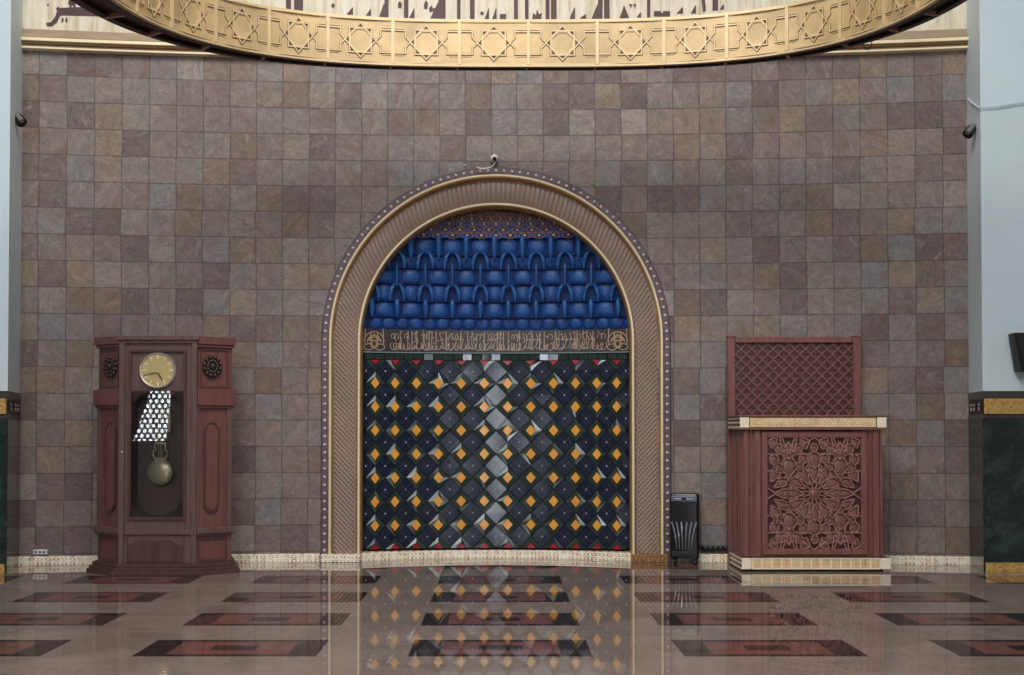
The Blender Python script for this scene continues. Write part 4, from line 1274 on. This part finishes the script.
# ------------------------------------------------------------------ small fittings
# security camera over the arch
p = at(494.3, 158.5, YW(0)-.09)
cc = empty('security_camera', tuple(p), 'small white dome camera on the wall above the arch crown', 'camera')
b = MB(); b.lathe([(.0, .09), (.036, .09), (.04, .07), (.04, .03), (.044, -.01), (.036, -.036), (.02, -.046), (0, -.047)], tuple(p), 'y', 20); b.build('shell', M['white'], cc, smooth=True)
b = MB(); b.lathe([(.0, -.03), (.028, -.03), (.024, -.05), (.012, -.058), (0, -.06)], (p.x+.002, p.y, p.z-.012), 'y', 16); b.build('lens', M['plastic'], cc, smooth=True)
b = MB(); q = [at(495, 162.5, p.y), at(494, 165, 13.03), at(490, 167.5, 13.03), at(485, 168.8, 13.03), at(480, 168.5, 13.03), at(476.5, 167, 13.03)]
b.tube(q, [.006, .006, .007, .010, .010, .006], 6); b.build('cable', M['white'], cc)
p = at(464.7, 165.3, YW(-.3)-.01)
b = MB(); b.blob(tuple(p), .012, .014, .012); tag(b.build('cable_clip', M['white']), 'tiny white cable clip on slate wall left of the dome camera', 'clip')

def spot(px, py, sgn, lab, Y, body_rot):
    p = at(px, py, Y)
    e = empty('spotlight', tuple(p), lab, 'spotlight', None)
    b = MB(); a = Vector((p.x, p.y, p.z)); 
    b.box(p.x-sgn*.085, p.x-sgn*.065, p.y-.03, p.y+.03, p.z-.0, p.z+.07)
    b.tube([(p.x-sgn*.075, p.y, p.z+.045), (p.x-sgn*.02, p.y-.02, p.z+.035), (p.x, p.y-.01, p.z+.0)], .014, 8)
    b.build('bracket', M['plastic'], e)
    d = Vector((sgn*.62, -.35, -.7)).normalized()
    c0 = a - d*.045 - Vector((0, 0, .005)); c1 = a + d*.055
    d = d*1.25; c0 = a - d*.05; c1 = a + d*.055
    b = MB(); b.tube([c0, c0+d*.02, c1], [.036, .05, .056], 14); b.build('lamp_body', M['plastic'], e)
    b = MB(); sd_ = Vector((sgn*.35, -.8, .1)).normalized()*.045
    b.tube([c0+sd_+d*.0, c1+sd_-d*.005], .026, 10); b.build('lamp_cover', M['steel'], e)
spot(19, 119, 1, 'black spotlight clamped to the pale left pier', 12.35, 0)
spot(970.5, 130.5, -1, 'black spotlight clamped to the pale right pier', 12.35, 0)
# cable run over the right pier
b = MB(); b.tube([at(967.5, 98.5, 12.75), at(972, 103, 12.45), at(979, 107.5, 12.08), at(995, 106.5, 12.08), at(1010, 104, 12.08), at(1030, 101, 12.08)], .009, 6)
tag(b.build('cable', M['paint']), 'thin pale cable strung across the right pier above the spotlight', 'cable')
# loudspeaker
sp_ = empty('loudspeaker', tuple(at(1025, 352, 12.05)), 'black wall speaker on the pale right pier at frame edge', 'speaker')
za, zb_ = ZZ(371.5, 11.9), ZZ(333, 11.9); xs0, xs1 = XX(1009.7, 11.85)+.045, XX(1017.5, 11.85)+.045; W_ = .36
b = MB()
vs = [(xs0, 11.85, zb_), (xs0+W_, 11.85, zb_), (xs0+W_-.07, 11.85, za), (xs1, 11.85, za), (xs0+.04, 12.07, zb_), (xs0+W_-.04, 12.07, zb_), (xs0+W_-.09, 12.07, za), (xs1+.02, 12.07, za)]
b.add(vs, [(0,1,2,3), (4,7,6,5), (0,3,7,4), (1,5,6,2), (0,4,5,1), (3,2,6,7)]); b.build('cabinet', M['spkr'], sp_, bevel=.006)
b = MB(); xm_ = xs0+W_/2; b.plate([(xs0+.03, zb_-.03), (xs0+W_-.03, zb_-.03), (xs0+W_-.095, za+.03), (xs1+.025, za+.03)], 11.838, 11.85); b.build('grille', M['plastic_soft'], sp_)
b = MB(); b.box(xm_-.05, xm_+.05, 12.05, 12.11, (za+zb_)/2-.05, (za+zb_)/2+.05); b.build('bracket', M['steel'], sp_)
# wall socket left
def socket():
    Y = YW(XX(41, 12.8)); p = at(41, 551.8, Y)
    e = empty('socket_outlet', tuple(p), 'white socket strip on slate wall left of the clock', 'socket')
    b = MB(); b.box(p.x-.075, p.x+.075, p.y-.03, p.y+.005, p.z-.026, p.z+.026); b.build('plate', M['white'], e, bevel=.004)
    b = MB()
    for i in (-1, 0, 1): b.box(p.x+i*.045-.013, p.x+i*.045+.013, p.y-.034, p.y-.028, p.z-.012, p.z+.012)
    b.build('outlet', M['steel'], e)
socket()
# black power strip on skirting right of cooler
p = at(715, 547.5, YW(2.4)-.03)
e = empty('power_strip', tuple(p), 'black power strip above the brass skirting left of the podium', 'power strip')
b = MB(); b.box(p.x-.15, p.x+.13, p.y-.03, p.y+.035, p.z-.035, p.z+.02); b.build('case', M['plastic'], e, bevel=.005)
b = MB()
for i in range(5): b.box(p.x-.12+i*.055, p.x-.10+i*.055, p.y-.036, p.y-.02, p.z-.0, p.z+.016)
b.build('socket', M['silver'], e)

# ------------------------------------------------------------------ hall behind the camera: wall with the daylight openings seen only as reflections
b = MB(); yb = -10.6; ZH = 5.2
opens = [(-10.75, -9.55, 1.15, 1.15), (-3.4, -3.22, 0, 2.9), (-.55, .35, 0, 4.6), (3.0, 3.16, 0, 4.6)]
x_ = -14
for (xa, xb, za, zb_) in opens:
    b.box(x_, xa, yb-.2, yb, 0, ZH)
    if za > 0: b.box(xa, xb, yb-.2, yb, 0, ZH); x_ = xb; continue
    b.box(xa, xb, yb-.2, yb, zb_, ZH); x_ = xb
b.box(x_, 14, yb-.2, yb, 0, ZH)
struct(b.build('wall_front', M['back']))
for k, (xa, xb, za, zb_) in enumerate(opens):
    b = MB()
    if k == 0: zb_ = 2.6; b.plate([(-10.74, za), (-9.80, za), (-9.66, zb_), (-10.26, zb_)], yb-.01, yb+.01)
    else: b.box(xa, xb, yb-.16, yb-.14, za, zb_)
    w1 = struct(b.build('window_%d' % (k+1), M['day' if k == 0 else 'daybright']))
    b = MB()
    if k == 0:
        fnw = lambda u, v, d: (u, yb+.02+d, v)
        for i in range(8):
            for j in range(11):
                x = -10.75+1.2*(i+.5*(j % 2))/7; z = za+1.45*j/10; r_ = .088
                t = (z-za)/1.45
                if not (-10.76+.48*t < x < -9.78+.14*t): continue
                b.strip([(x+r_*cos(pi/6+q*pi/3), z+r_*sin(pi/6+q*pi/3)) for q in range(6)], .042, fnw, 0, .05, True)
        b.build('window_lattice', M['back'], w1)
    else:
        for z in (1.15, 2.3, 3.45): b.box(xa, xb, yb-.13, yb-.06, z-.05, z+.05)
        if k == 2: b.box(-.14, -.06, yb-.13, yb-.06, 0, 4.6)
        b.build('window_frame', M['back'], w1)
